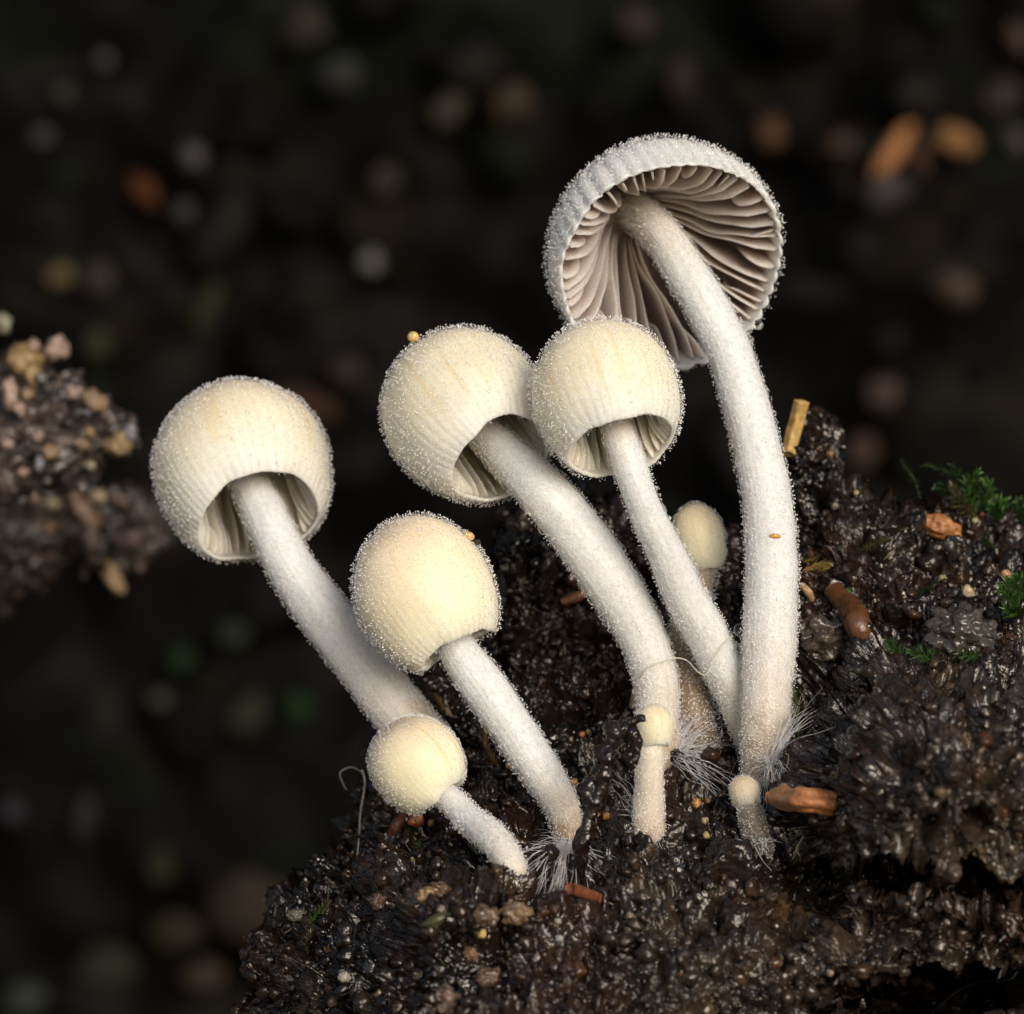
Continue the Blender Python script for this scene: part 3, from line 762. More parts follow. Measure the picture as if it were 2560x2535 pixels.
SG = 'orange grains scattered on the soil'
for (px, py, r, c, lab) in [
    (1516, 2041, 10, (0.75, 0.38, 0.06), 'orange grain lying between the egg capped mushroom and the pin mushroom, oval'),
    (1563, 2063, 12, (0.78, 0.40, 0.07), 'bright orange grain just left of the pin mushroom base'),
    (1741, 2009, 13, (0.75, 0.36, 0.05), 'bright orange grain right of the pin mushroom stem'),
    (1770, 2003, 8, (0.45, 0.2, 0.04), 'dull orange grain behind the bright one right of the pin mushroom'),
    (1763, 2052, 9, (0.62, 0.5, 0.2), 'pale yellow grain right of the pin mushroom, upper of two'),
    (1766, 2089, 9, (0.66, 0.5, 0.16), 'pale yellow grain right of the pin mushroom, lower of two'),
    (1493, 2036, 7, (0.6, 0.26, 0.06), 'small rusty grain beside the oval orange grain'),
    (1203, 2333, 13, (0.75, 0.52, 0.18), 'shiny yellow grain on the foreground crumbs'),
    (860, 2443, 14, (0.55, 0.48, 0.42), 'pale round seed low on the dark left slope'),
    (1395, 2303, 8, (0.4, 0.4, 0.32), 'pale green grain on soil below the white threads'),
    (1398, 2346, 9, (0.42, 0.45, 0.46), 'grey bead on soil below the pale green grain'),
    (1035, 2145, 11, (0.45, 0.24, 0.06), 'ochre grain in the shade under the small bent stem'),
    (1077, 2057, 10, (0.55, 0.35, 0.1), 'yellowish grain beside the reddish lump under the small round cap'),
    (1455, 1836, 8, (0.6, 0.16, 0.04), 'red orange grain on soil beside the egg capped mushroom stem'),
    (1470, 1830, 7, (0.5, 0.34, 0.12), 'straw coloured grain next to the red orange grain'),
    (1435, 1955, 10, (0.55, 0.26, 0.06), 'orange grain touching the lower stem of the egg capped mushroom'),
    (1270, 1914, 8, (0.5, 0.3, 0.12), 'tan grain left of the egg capped mushroom stem'),
    (2437, 1300, 8, (0.8, 0.66, 0.45), 'cream bead among the moss beside the orange lump'),
    (2455, 1286, 6, (0.55, 0.13, 0.05), 'tiny red bead by the cream bead in the moss'),
    (2299, 1539, 6, (0.7, 0.62, 0.35), 'tiny pale bead on the dark mossy slope'),
    (2355, 1446, 11, (0.33, 0.28, 0.12), 'olive grain on the dark mossy slope'),
    (2515, 1437, 13, (0.6, 0.32, 0.14), 'orange tan grain beside the bright green moss cushion'),
    (2140, 1232, 7, (0.5, 0.42, 0.2), 'small straw grain on the ridge near the straw stub'),
    (2075, 1135, 11, (0.22, 0.12, 0.03), 'amber resin like lump under the straw stub'),
    (1830, 2212, 10, (0.35, 0.32, 0.3), 'pearly grey bead on the caked brown soil'),
    (1575, 2290, 9, (0.3, 0.22, 0.15), 'brown bead on the caked soil below the pin mushroom'),
    (2075, 2432, 10, (0.3, 0.2, 0.14), 'brown pebble near the dark hollow')]:
    blob('grain', lab, 'grain', px, py, r, r * (0.8 + 0.3 * rng.random()), np.array(c) * 0.55 + 0.04, rough=0.3, rot=rng.random() * 90, group=SG if c[0] > 0.7 and r > 9 and c[2] < 0.1 else None)

blob('wood_fragment', 'reddish orange lump on soil under the small round cap', 'wood fragment', 1040, 2050, 22, 19, (0.22, 0.075, 0.03), mat=M_WOOD, rough=0.3)
blob('wood_fragment', 'orange brown lump nested in the mossy ridge', 'wood fragment', 2350, 1317, 52, 30, (0.36, 0.15, 0.055), mat=M_WOOD, rot=-22, rough=0.3, sub=4, sink=0.2)
blob('flake', 'white flake at the top of the brown root', 'flake', 2092, 1458, 17, 7, (0.7, 0.7, 0.7), mat=M_WOOD, rot=-15, rough=0.3)
blob('seed_husk', 'translucent tan seed husk standing on the dark slope', 'husk', 2420, 1480, 15, 20, (0.42, 0.34, 0.22), rot=15, rough=0.25)
blob('soil_lump', 'grey crumbly lump beside the white stem base', 'soil lump', 2060, 1600, 70, 62, (0.055, 0.045, 0.036), mat=M_SOIL, rough=0.4, sub=5, sink=0.4, fr=1.8)
blob('soil_lump', 'grey granular lump bulging from the right slope', 'soil lump', 2400, 1585, 85, 70, (0.05, 0.045, 0.042), mat=M_SOIL, rough=0.35, sub=5, sink=0.55, fr=2.2)

def sd(px, py, off=0.0): return surf(px, py)[0] - off
stick('straw_stub', 'upright yellow straw stub on the dark ridge', 'straw', [(1972, 1135, sd(1985, 1135, 0.3), 15), (1983, 1085, sd(1990, 1120, 0.6), 18), (1995, 1040, sd(1990, 1120, 0.8), 19), (2004, 1003, sd(1990, 1120, 1.0), 20)], (0.55, 0.36, 0.12), M_WOOD, rough=0.12, square=0.25)
stick('root_piece', 'glossy brown root piece curving down the slope', 'root', [(2085, 1475, sd(2085, 1475, 0.3), 26), (2118, 1515, sd(2118, 1515, 0.5), 32), (2148, 1560, sd(2148, 1560, 0.6), 34), (2163, 1605, sd(2163, 1605, 0.5), 27)], (0.11, 0.045, 0.018), M_GRAIN, rough=0.2)
c0_ = sd(1935, 2040, 1.6); c1_ = min(c0_ - 0.3, min(sd(x, y) for x in range(1960, 2100, 20) for y in (1985, 2005, 2025)) - 0.35)
stick('wood_chip', 'blunt orange wood chip lying across the soil beside the tiniest mushroom', 'wood chip', [(1915, 1995, c0_, 12), (1938, 1994, c0_ - 0.1, 22), (1970, 1997, (c0_ + c1_) / 2, 25), (2010, 2001, c1_, 26), (2050, 2006, c1_, 27), (2085, 2012, c1_ + 0.1, 24)], (0.46, 0.19, 0.07), M_WOOD, rough=0.22, square=0.35)
stick('wood_chip', 'short rust red wood chip below the white threads', 'wood chip', [(1424, 2222, sd(1424, 2232, 0.4), 13), (1460, 2234, sd(1460, 2240, 0.5), 16), (1498, 2246, sd(1498, 2250, 0.4), 14)], (0.20, 0.065, 0.032), M_WOOD, rough=0.2, square=0.2)
stick('wood_chip', 'dark red brown chip slanting beside the reddish lump', 'wood chip', [(972, 2088, sd(972, 2088, 0.3), 12), (990, 2060, sd(990, 2060, 0.3), 14), (1008, 2035, sd(1008, 2035, 0.3), 10)], (0.09, 0.035, 0.018), M_WOOD, rough=0.2)
stick('wood_chip', 'small tan peg beside the thick white stem', 'wood chip', [(2004, 1462, sd(2010, 1470, 0.4), 9), (2020, 1480, sd(2020, 1480, 0.4), 11), (2030, 1500, sd(2030, 1500, 0.2), 8)], (0.42, 0.27, 0.16), M_WOOD, rough=0.15)
stick('wood_chip', 'orange brown sliver between two leaning white stems', 'wood chip', [(1405, 1505, sd(1405, 1505, 0.2), 10), (1450, 1490, sd(1450, 1490, 0.3), 14), (1480, 1478, sd(1480, 1478, 0.2), 9)], (0.22, 0.09, 0.04), M_WOOD, rough=0.2)
stick('wood_chip', 'tan sliver behind the thick stem above the dark splinter', 'wood chip', [(1582, 1770, sd(1582, 1770, 0.3), 9), (1588, 1735, sd(1588, 1735, 0.6), 10), (1592, 1705, sd(1592, 1705, 0.5), 6)], (0.42, 0.28, 0.15), M_WOOD, rough=0.15)

# dark splinter standing in front of the stems
b0 = sd(1452, 2200, 0.2)
spl = empty('bark_splinter', P(1452, 2205, b0), 'dark upright bark splinter with short arms before the egg capped mushroom base', 'splinter')
def spart(nm, pts):
    o = stick(nm, 'x', 'x', pts, (0.012, 0.007, 0.0055), M_SOIL, rough=1.1, fr=1.0, n=70)
    for k in ('label', 'category'): del o[k]
    o.parent = spl; o.location = o.location - spl.location
spart('shaft', [(1450, 2215, b0 + 0.3, 13), (1456, 2120, b0 - 0.4, 17), (1468, 2030, b0 - 0.6, 17), (1492, 1960, b0 - 0.5, 24), (1515, 1890, b0 - 0.3, 28), (1540, 1830, b0, 24), (1568, 1778, b0 + 0.3, 10)])
spart('arm', [(1545, 1815, b0, 16), (1580, 1800, b0 - 0.2, 12), (1612, 1793, b0 - 0.4, 10)])
spart('arm', [(1550, 1825, b0 - 0.1, 18), (1588, 1845, b0 - 0.3, 15), (1592, 1880, b0 - 0.3, 12), (1584, 1908, b0 - 0.2, 9)])

# foreground crumbs a little out of focus
for (px, py, rx, ry, c, lab) in [
    (1022, 2258, 24, 16, (0.13, 0.08, 0.05), 'dull brown crumb at the left end of the foreground crumb row'),
    (1063, 2238, 26, 20, (0.22, 0.15, 0.08), 'tan crumb in the foreground crumb row beside a darker round one'),
    (1103, 2226, 28, 22, (0.12, 0.065, 0.038), 'round brown crumb in the foreground crumb row beside a tan one'),
    (1160, 2200, 30, 20, (0.19, 0.15, 0.07), 'olive tan crumb topping the foreground crumb row'),
    (1186, 2236, 26, 22, (0.24, 0.19, 0.10), 'yellowish crumb under the olive tan crumb'),
    (1262, 2188, 40, 18, (0.10, 0.045, 0.03), 'reddish dark crumb against the base of the small bent stem'),
    (1215, 2290, 34, 26, (0.09, 0.06, 0.04), 'dark brown crumb below the yellowish crumb'),
    (1290, 2285, 40, 28, (0.16, 0.11, 0.07), 'pale brown crumb cluster left of the rust red chip'),
    (1175, 2385, 20, 18, (0.14, 0.085, 0.05), 'brown crumb beneath the shiny yellow grain'),
    (1110, 2500, 36, 40, (0.12, 0.085, 0.07), 'greyish crumb at the foot of the foreground slope'),
    (1225, 2445, 34, 26, (0.10, 0.065, 0.045), 'brown crumb on the lower foreground slope'),
    (945, 2255, 18, 22, (0.09, 0.055, 0.04), 'brown crumb on the dark left slope'),
    (745, 2290, 30, 16, (0.10, 0.10, 0.07), 'grey green flake on the dark left slope')]:
    blob('soil_crumb', lab, 'crumb', px, py, rx, ry, c, mat=M_SOIL, rough=0.4, rot=rng.random() * 40 - 20, sub=4, sink=0.05)

# ------------------------------------------------------------------ leaves, moss and fibres
def sprig(label, pts, n=34, ll=22, col=(0.03, 0.085, 0.015), group=None, spread=0.9, wid=0.11, name='moss_sprig', dyoff=0.3, dys=None):
    """pts photo pixels from base to tip"""
    d0 = surf(*pts[0])[0] - 0.1; n = int(n * 1.8)
    pp = np.array([P(x, y, (d0 - dyoff * i / (len(pts) - 1)) if dys is None else dys[i]) for i, (x, y) in enumerate(pts)])
    root = empty(name, pp[0], label, 'moss', group)
    sp = spline(pp, 30)
    v, f, *_ = tube_mesh(sp, np.linspace(2.2, 1.0, 30) * K, 6)
    mesh('stalk', v, f, M_MOSS, parent=root, col=np.tile(np.array(col) * np.array([1.5, 1.0, 0.9]), (len(v), 1)))
    t = norm(np.gradient(sp, axis=0)); V = []; F = []; C = []; off = 0
    for k in range(n):
        u = (k + 0.6) / n; i = min(int(u * 29), 29); tt = t[i]
        x = norm(np.cross(tt, [0.1, 1, 0.2])); y = np.cross(tt, x); a = k * 2.4 + rng.normal() * 0.3
        out = x * math.cos(a) + y * math.sin(a)
        d = norm(out * spread + tt * (0.7 + 0.5 * u) + 0.12 * rng.normal(size=3))
        w = norm(np.cross(d, tt)); L = ll * K * (0.75 + 0.4 * rng.random()) * (0.7 + 0.5 * math.sin(math.pi * min(u + 0.15, 1)))
        up = np.cross(w, d); b = sp[i]
        s = np.array([0, 0.2, 0.45, 0.7, 0.88, 1.0]); wd = np.array([0.5, 1.0, 0.9, 0.55, 0.25, 0.02]) * L * wid
        curl = -0.18 * L * s ** 2
        c_ = b + d * (s * L)[:, None] + out * curl[:, None] * -0.6
        l = c_ + w * wd[:, None] + up * (wd * 0.35)[:, None]; r = c_ - w * wd[:, None] + up * (wd * 0.35)[:, None]
        V.append(np.stack([l, c_, r], 1).reshape(-1, 3)); F.append(grid_faces(6, 3) + off); off += 18
        C.append(np.tile(np.array(col) * (0.6 + 0.9 * rng.random()) * np.array([1 + 0.7 * rng.random(), 1, 1]), (18, 1)))
    o = mesh('leaves', np.vstack(V), np.vstack(F), M_MOSS, parent=root, col=np.vstack(C)); o['kind'] = 'stuff'
    return root

dk, br, ol, yl = (0.018, 0.05, 0.014), (0.035, 0.12, 0.02), (0.05, 0.065, 0.025), (0.16, 0.15, 0.045)
sprig('slender moss sprig standing apart at the left of the ridge moss', [(2300, 1245), (2288, 1205), (2268, 1175), (2253, 1150)], 26, 20, dk)
MG = 'moss sprigs crowded on the ridge'
for pts, c in [([(2520, 1268), (2440, 1215), (2370, 1180), (2312, 1160)], dk), ([(2500, 1270), (2450, 1225), (2410, 1195), (2380, 1160)], dk), ([(2440, 1280), (2420, 1235), (2425, 1200), (2448, 1180)], br),
               ([(2470, 1285), (2460, 1245), (2470, 1215), (2462, 1200)], br), ([(2400, 1275), (2385, 1240), (2360, 1220), (2340, 1215)], dk), ([(2500, 1300), (2490, 1270), (2505, 1255), (2510, 1262)], br), ([(2450, 1300), (2410, 1265), (2390, 1235), (2382, 1215)], ol),
               ([(2560, 1310), (2550, 1280), (2548, 1262), (2545, 1255)], dk)]:
    sprig('green moss sprig in the tangled tuft on the ridge', pts, 46, 30, c, MG, dyoff=1.5)
MH = 'moss shoots on the right slope'
for pts, c in [([(2215, 1300), (2190, 1315), (2175, 1330), (2168, 1345)], br), ([(2270, 1320), (2240, 1330), (2228, 1360), (2215, 1395)], ol), ([(2260, 1350), (2250, 1380), (2240, 1410), (2238, 1440)], ol), ([(2225, 1345), (2200, 1350), (2180, 1362), (2165, 1370)], ol),
               ([(2470, 1330), (2465, 1350), (2480, 1370), (2470, 1390)], dk), ([(2490, 1310), (2500, 1340), (2495, 1365), (2480, 1385)], dk), ([(2340, 1460), (2320, 1475), (2300, 1480), (2280, 1478)], dk)]:
    sprig('dull moss shoot lying on the right slope', pts, 30, 24, c, MH, dyoff=0.6)
ME = 'bright moss cushion at the right edge'
for pts in [[(2560, 1530), (2540, 1510), (2520, 1490), (2500, 1470)], [(2570, 1500), (2550, 1480), (2530, 1465), (2515, 1452)], [(2575, 1480), (2560, 1460), (2550, 1450), (2535, 1445)], [(2560, 1550), (2545, 1535), (2530, 1525), (2515, 1522)]]:
    sprig('bright green moss shoot in the cushion beside the orange tan grain', pts, 40, 30, br, ME, dyoff=1.0)
sprig('moss sprig growing along the brown root piece', [(2155, 1545), (2145, 1515), (2132, 1492), (2122, 1475)], 30, 18, br, dyoff=0.5, dys=[sd(2150, 1545, 1.0), sd(2145, 1515, 1.0), sd(2132, 1500, 0.8), sd(2122, 1480, 0.7)])
m4d = m4['cen'][np.argmin(np.abs(proj(m4['cen'])[1] - 1780)), 1]
sprig('green moss sprig climbing the base of the thick white stem', [(1997, 1870), (1996, 1820), (1990, 1770), (1984, 1715), (1976, 1685)], 40, 24, (0.04, 0.10, 0.015), dys=[m4d - 0.2, m4d - 0.5, m4d - 0.4, m4d - 0.2, m4d], spread=0.7)
MY = 'yellow moss blades beside the thick stem'
for pts in [[(2000, 1432), (2025, 1422), (2045, 1415), (2068, 1410)], [(1998, 1440), (2020, 1436), (2040, 1428), (2060, 1424)], [(2010, 1405), (2035, 1395), (2060, 1385), (2085, 1385)]]:
    sprig('yellowish dry moss blades beside the thick white stem', pts, 16, 34, yl, MY, spread=0.3, wid=0.12)
MB = 'out of focus moss on the near right bulge'
for pts in [[(2260, 1640), (2240, 1625), (2225, 1612), (2215, 1600)], [(2330, 1655), (2310, 1640), (2290, 1632), (2275, 1628)], [(2400, 1650), (2380, 1640), (2350, 1632), (2330, 1630)], [(2460, 1655), (2440, 1640), (2420, 1635), (2400, 1632)]]:
    sprig('soft green moss shoot on the near right bulge', pts, 28, 26, (0.03, 0.085, 0.02), MB, dyoff=1.2)
ML = 'moss shoots on the dark left slope'
for pts, c in [([(770, 2330), (780, 2300), (795, 2280), (805, 2262)], br), ([(800, 2310), (805, 2285), (818, 2262), (820, 2225)], ol), ([(770, 2390), (765, 2365), (768, 2345), (775, 2330)], ol), ([(800, 2420), (805, 2400), (815, 2385), (820, 2370)], yl), ([(1060, 2140), (1050, 2125), (1045, 2110), (1040, 2100)], dk)]:
    sprig('small moss shoot on the dark left slope', pts, 18, 20, c, ML, dyoff=0.5)
MP = 'brownish moss beside the egg capped stem'
for pts in [[(1225, 1880), (1215, 1855), (1212, 1835), (1205, 1810)], [(1245, 1915), (1230, 1895), (1222, 1880), (1215, 1865)], [(1110, 1790), (1105, 1770), (1098, 1755), (1090, 1742)]]:
    sprig('brownish dry moss shoot beside the egg capped stem', pts, 22, 26, (0.14, 0.115, 0.05), MP, spread=0.5, wid=0.12)
# a single leaf, out of focus
lp = P(1090, 2300, sd(1090, 2300, 1.0)); lu = np.linspace(0, 1, 20)
lv = np.stack([np.stack([np.full(7, lp[0] + (u - 0.5) * 1.3), np.full(7, lp[1]) + 0.15 * np.linspace(-1, 1, 7) ** 2 - 0.3 * np.sin(u * 3), lp[2] + (u - 0.5) * 0.45 + np.linspace(-1, 1, 7) * 0.26 * math.sin(math.pi * min(u * 0.93 + 0.05, 1))], 1) for u in lu])
lvb = lv + np.array([0, 0.05, 0]); lf = grid_faces(20, 7)
tag(mesh('leaf', np.vstack([lv.reshape(-1, 3), lvb.reshape(-1, 3)]), np.vstack([lf, lf[:, ::-1] + 140]), M_MOSS, col=np.tile((0.05, 0.055, 0.026), (280, 1))), 'small olive leaf lying on the foreground crumbs', 'leaf')

def fibre(label, pts, r, col, n=60):
    pp = np.array([P(*p) for p in pts]); sp = spline(pp, n)
    v, f, *_ = tube_mesh(sp, np.full(n, r * K), 6)
    return tag(mesh('fibre', v, f, M_FIBRE, col=np.tile(col, (len(v), 1))), label, 'fibre')
m3d = stem_at(MUSH[3][1], 1600)[1]; m2d = stem_at(m2, 1660)[1]
fibre('pale curled fibre draped across the two middle stems', [(1596, 1720, m2d - 0.3), (1612, 1675, m2d - 1.15), (1660, 1652, m2d - 1.2), (1690, 1645, m2d - 1.0), (1718, 1652, m3d + 0.2), (1745, 1680, m3d - 0.8), (1766, 1686, m3d - 1.0), (1785, 1650, m3d - 1.05), (1808, 1612, m3d - 1.0), (1832, 1590, m3d - 0.4)], 1.8, (0.6, 0.58, 0.5))
fibre('thin pale thread standing at the left brow of the mound', [(893, 2140, sd(900, 2140, 0.1)), (898, 2085, sd(905, 2085, 0.4)), (901, 2030, sd(905, 2030, 0.4)), (912, 1960, sd(912, 1960, 0.5)), (905, 1925, sd(912, 1940, 0.5))], 2.2, (0.38, 0.36, 0.33))
fibre('bent hair thin thread jutting from the left brow of the mound', [(905, 1930, sd(915, 1945, 0.3)), (878, 1918, sd(915, 1945, 0.8)), (850, 1932, sd(915, 1945, 1.0)), (858, 1960, sd(915, 1945, 0.8)), (866, 1975, sd(915, 1945, 0.5))], 1.0, (0.4, 0.4, 0.38))
fibre('short white thread curling up from the left slope', [(788, 2175, sd(792, 2185, 0.0)), (790, 2155, sd(792, 2185, 0.4)), (797, 2158, sd(792, 2185, 0.5)), (810, 2148, sd(792, 2185, 0.4))], 1.4, (0.6, 0.62, 0.65))
fibre('long thin thread crossing the dark hollow', [(2330, 2534, sd(2330, 2534, 2.0)), (2390, 2480, sd(2390, 2480, 4.0)), (2450, 2455, sd(2450, 2455, 4.0)), (2520, 2450, sd(2520, 2450, 3.0)), (2545, 2428, sd(2545, 2420, 0.2))], 1.3, (0.3, 0.3, 0.32))
fibre('pale twisted thread on the caked brown soil', [(1995, 2180, sd(1995, 2180, 0.4)), (2000, 2140, sd(2000, 2140, 0.5)), (1990, 2125, sd(1990, 2125, 0.5)), (2008, 2090, sd(2008, 2090, 0.6))], 1.8, (0.32, 0.29, 0.25))

# small dark splinters and flakes pressed into the soil
n = 1500; idx = rng.choice(inframe, n); L = 0.25 + 0.9 * rng.random(n) ** 2; wq = 0.02 + 0.05 * rng.random(n)
d = norm(np.cross(MN[idx], rng.normal(size=(n, 3))) + 0.25 * MN[idx]); x = norm(np.cross(d, MN[idx])); y = np.cross(d, x)
c0 = MV[idx] - d * (L * 0.4)[:, None] + MN[idx] * 0.05
rings = []
for h, k in ((0, 0.6), (0.5, 1.0), (1.0, 0.3)):
    for a in (0.3, 1.9, 3.4, 4.9):
        rings.append(c0 + d * (h * L)[:, None] + (x * math.cos(a) + y * math.sin(a) * 0.5) * (k * wq)[:, None] + y * (0.06 * math.sin(h * 3.1) * L)[:, None])
v = np.stack(rings, 1); fs = []
for s in range(2):
    for j in range(4): fs.append((s * 4 + j, s * 4 + (j + 1) % 4, s * 4 + 4 + (j + 1) % 4, s * 4 + 4 + j))
f = (np.array(fs)[None] + (np.arange(n) * 12)[:, None, None]).reshape(-1, 4)
pc = np.array([(0.015, 0.01, 0.008), (0.03, 0.017, 0.01), (0.05, 0.035, 0.02), (0.12, 0.1, 0.075)])[rng.choice(4, n, p=[0.5, 0.3, 0.15, 0.05])]
o = mesh('wood_splinters', v.reshape(-1, 3), f, M_SOIL, parent=mound, col=np.repeat(pc, 12, 0)); o['kind'] = 'stuff'

# ------------------------------------------------------------------ rotten branches on the left, behind the focus
def branch(label, pts, col, frag, seed, nseg=90, nn=200, ground_z=-22.0):
    sp = spline(np.array([[*P(a, b, c), r * K] for a, b, c, r in pts]), nn)
    v, f, dr, t, aa = tube_mesh(sp[:, :3], sp[:, 3], nseg)
    rr = np.repeat(sp[:, 3], nseg)
    v = v + dr * (rr * 0.38 * billow(v * 0.22 + seed, 2) + 0.9 * billow(v * 0.7 + seed, 3) + 0.25 * fbm(v * 2.2, 2))[:, None]
    root = empty('rotten_branch', sp[-1, :3], label, 'branch')
    cc = np.array(col) * np.clip(1 + 0.9 * fbm(v * 0.35 + seed, 3), 0.25, 3)[:, None]
    i0 = len(v); v = np.vstack([v, sp[0, :3]]); cc = np.vstack([cc, cc[:1]])
    fan = np.stack([np.arange(nseg), np.full(nseg, i0), np.roll(np.arange(nseg), -1)], 1)
    ft = np.vstack([f[:, [0, 1, 2]], f[:, [0, 2, 3]], fan])
    body = mesh('wood', v, ft, M_SOIL, parent=root, col=cc)
    vx, vy = proj(v); vn = np.vstack([dr, [[0, -1, 0]]])
    for k, (px, py, rx, ry, c, rot) in enumerate(frag):
        m = np.where((np.abs(vx - px) < 40) & (np.abs(vy - py) < 40) & (vn[:, 1] < 0.2))[0]
        if len(m) == 0: m = np.array([np.argmin((vx - px) ** 2 + (vy - py) ** 2)])
        j = m[np.argmin(v[m, 1])]
        o = blob('wood_fragment', '', '', px, py, rx, ry, c, dy=v[j, 1] - 0.1, mat=M_WOOD, rot=rot, rough=0.45, parent=root, sub=3, fr=1.4)
    # crumbs
    front = np.where((vx > -60) & (vn[:, 1] < 0.3))[0]
    nq = 700; ii = rng.choice(front, nq); tv, tf = ICO[1]
    r_ = 0.07 + 0.22 * rng.random(nq) ** 2.5
    q = np.einsum('nij,kj->nki', rand_rot(nq), tv * (1 + 0.5 * perlin(tv * 1.5 + 4))[:, None]) * (r_[:, None, None]) + v[ii][:, None]
    cq = np.array([(0.03, 0.023, 0.021), (0.06, 0.043, 0.038), (0.12, 0.09, 0.075), (0.2, 0.19, 0.19)])[rng.choice(4, nq, p=[0.5, 0.3, 0.15, 0.05])]
    o = mesh('crumbs', q.reshape(-1, 3), (tf[None] + (np.arange(nq) * len(tv))[:, None, None]).reshape(-1, 3), M_SOIL, parent=root, col=np.repeat(cq, len(tv), 0)); o['kind'] = 'stuff'
    return root
tanc, pink, yelw, orn, gry = (0.24, 0.16, 0.10), (0.30, 0.21, 0.17), (0.26, 0.18, 0.085), (0.22, 0.12, 0.07), (0.2, 0.2, 0.23)
branch('crumbly tan flecked rotten branch entering at the far left', [(335, 1075, 34, 45), (270, 1085, 34, 95), (180, 1085, 35, 150), (60, 1060, 36, 205), (-200, 1120, 38, 260), (-700, 1700, 40, 300), (-1300, 3000, 40, 340), (-1900, 5200, 44, 380)], (0.055, 0.042, 0.038),
    [(62, 900, 44, 38, yelw, 0), (78, 930, 22, 34, yelw, 10), (140, 875, 28, 32, pink, -40), (85, 865, 16, 18, pink, 0), (28, 985, 20, 42, pink, 0), (50, 1020, 14, 24, pink, 20), (70, 985, 18, 16, tanc, 0), (192, 985, 32, 18, pink, -25), (235, 1002, 34, 26, tanc, -30), (205, 1112, 19, 17, tanc, 0), (222, 1080, 11, 16, yelw, 0), (128, 1132, 22, 20, tanc, 0), (296, 1112, 32, 28, yelw, 20), (325, 1080, 16, 24, gry, 0), (105, 945, 12, 9, gry, 0), (218, 1030, 11, 8, gry, 0), (95, 1090, 18, 14, pink, 30), (20, 1110, 18, 14, pink, 0), (100, 1160, 13, 20, gry, 0), (225, 1165, 13, 14, (0.3, 0.26, 0.18), 0), (60, 1180, 16, 12, pink, 0), (10, 810, 22, 26, (0.2, 0.2, 0.14), 0)], 3.0)
branch('darker blurred rotten branch below the tan flecked one', [(430, 1330, 62, 50), (360, 1330, 62, 110), (240, 1310, 62, 150), (60, 1330, 62, 170), (-300, 1700, 62, 200), (-900, 3000, 60, 260), (-1500, 5200, 60, 300)], (0.030, 0.022, 0.018),
    [(205, 1275, 60, 26, (0.17, 0.10, 0.07), -50), (244, 1242, 19, 17, (0.35, 0.27, 0.16), 0), (130, 1262, 16, 12, (0.3, 0.24, 0.13), 0), (285, 1450, 20, 42, (0.30, 0.20, 0.10), 25), (125, 1322, 14, 12, orn, 0), (88, 1240, 14, 18, (0.3, 0.2, 0.16), 0), (300, 1250, 26, 12, (0.13, 0.085, 0.06), -30), (320, 1350, 40, 26, (0.08, 0.05, 0.045), 0), (225, 1350, 20, 40, (0.09, 0.06, 0.05), 0)], 8.0)

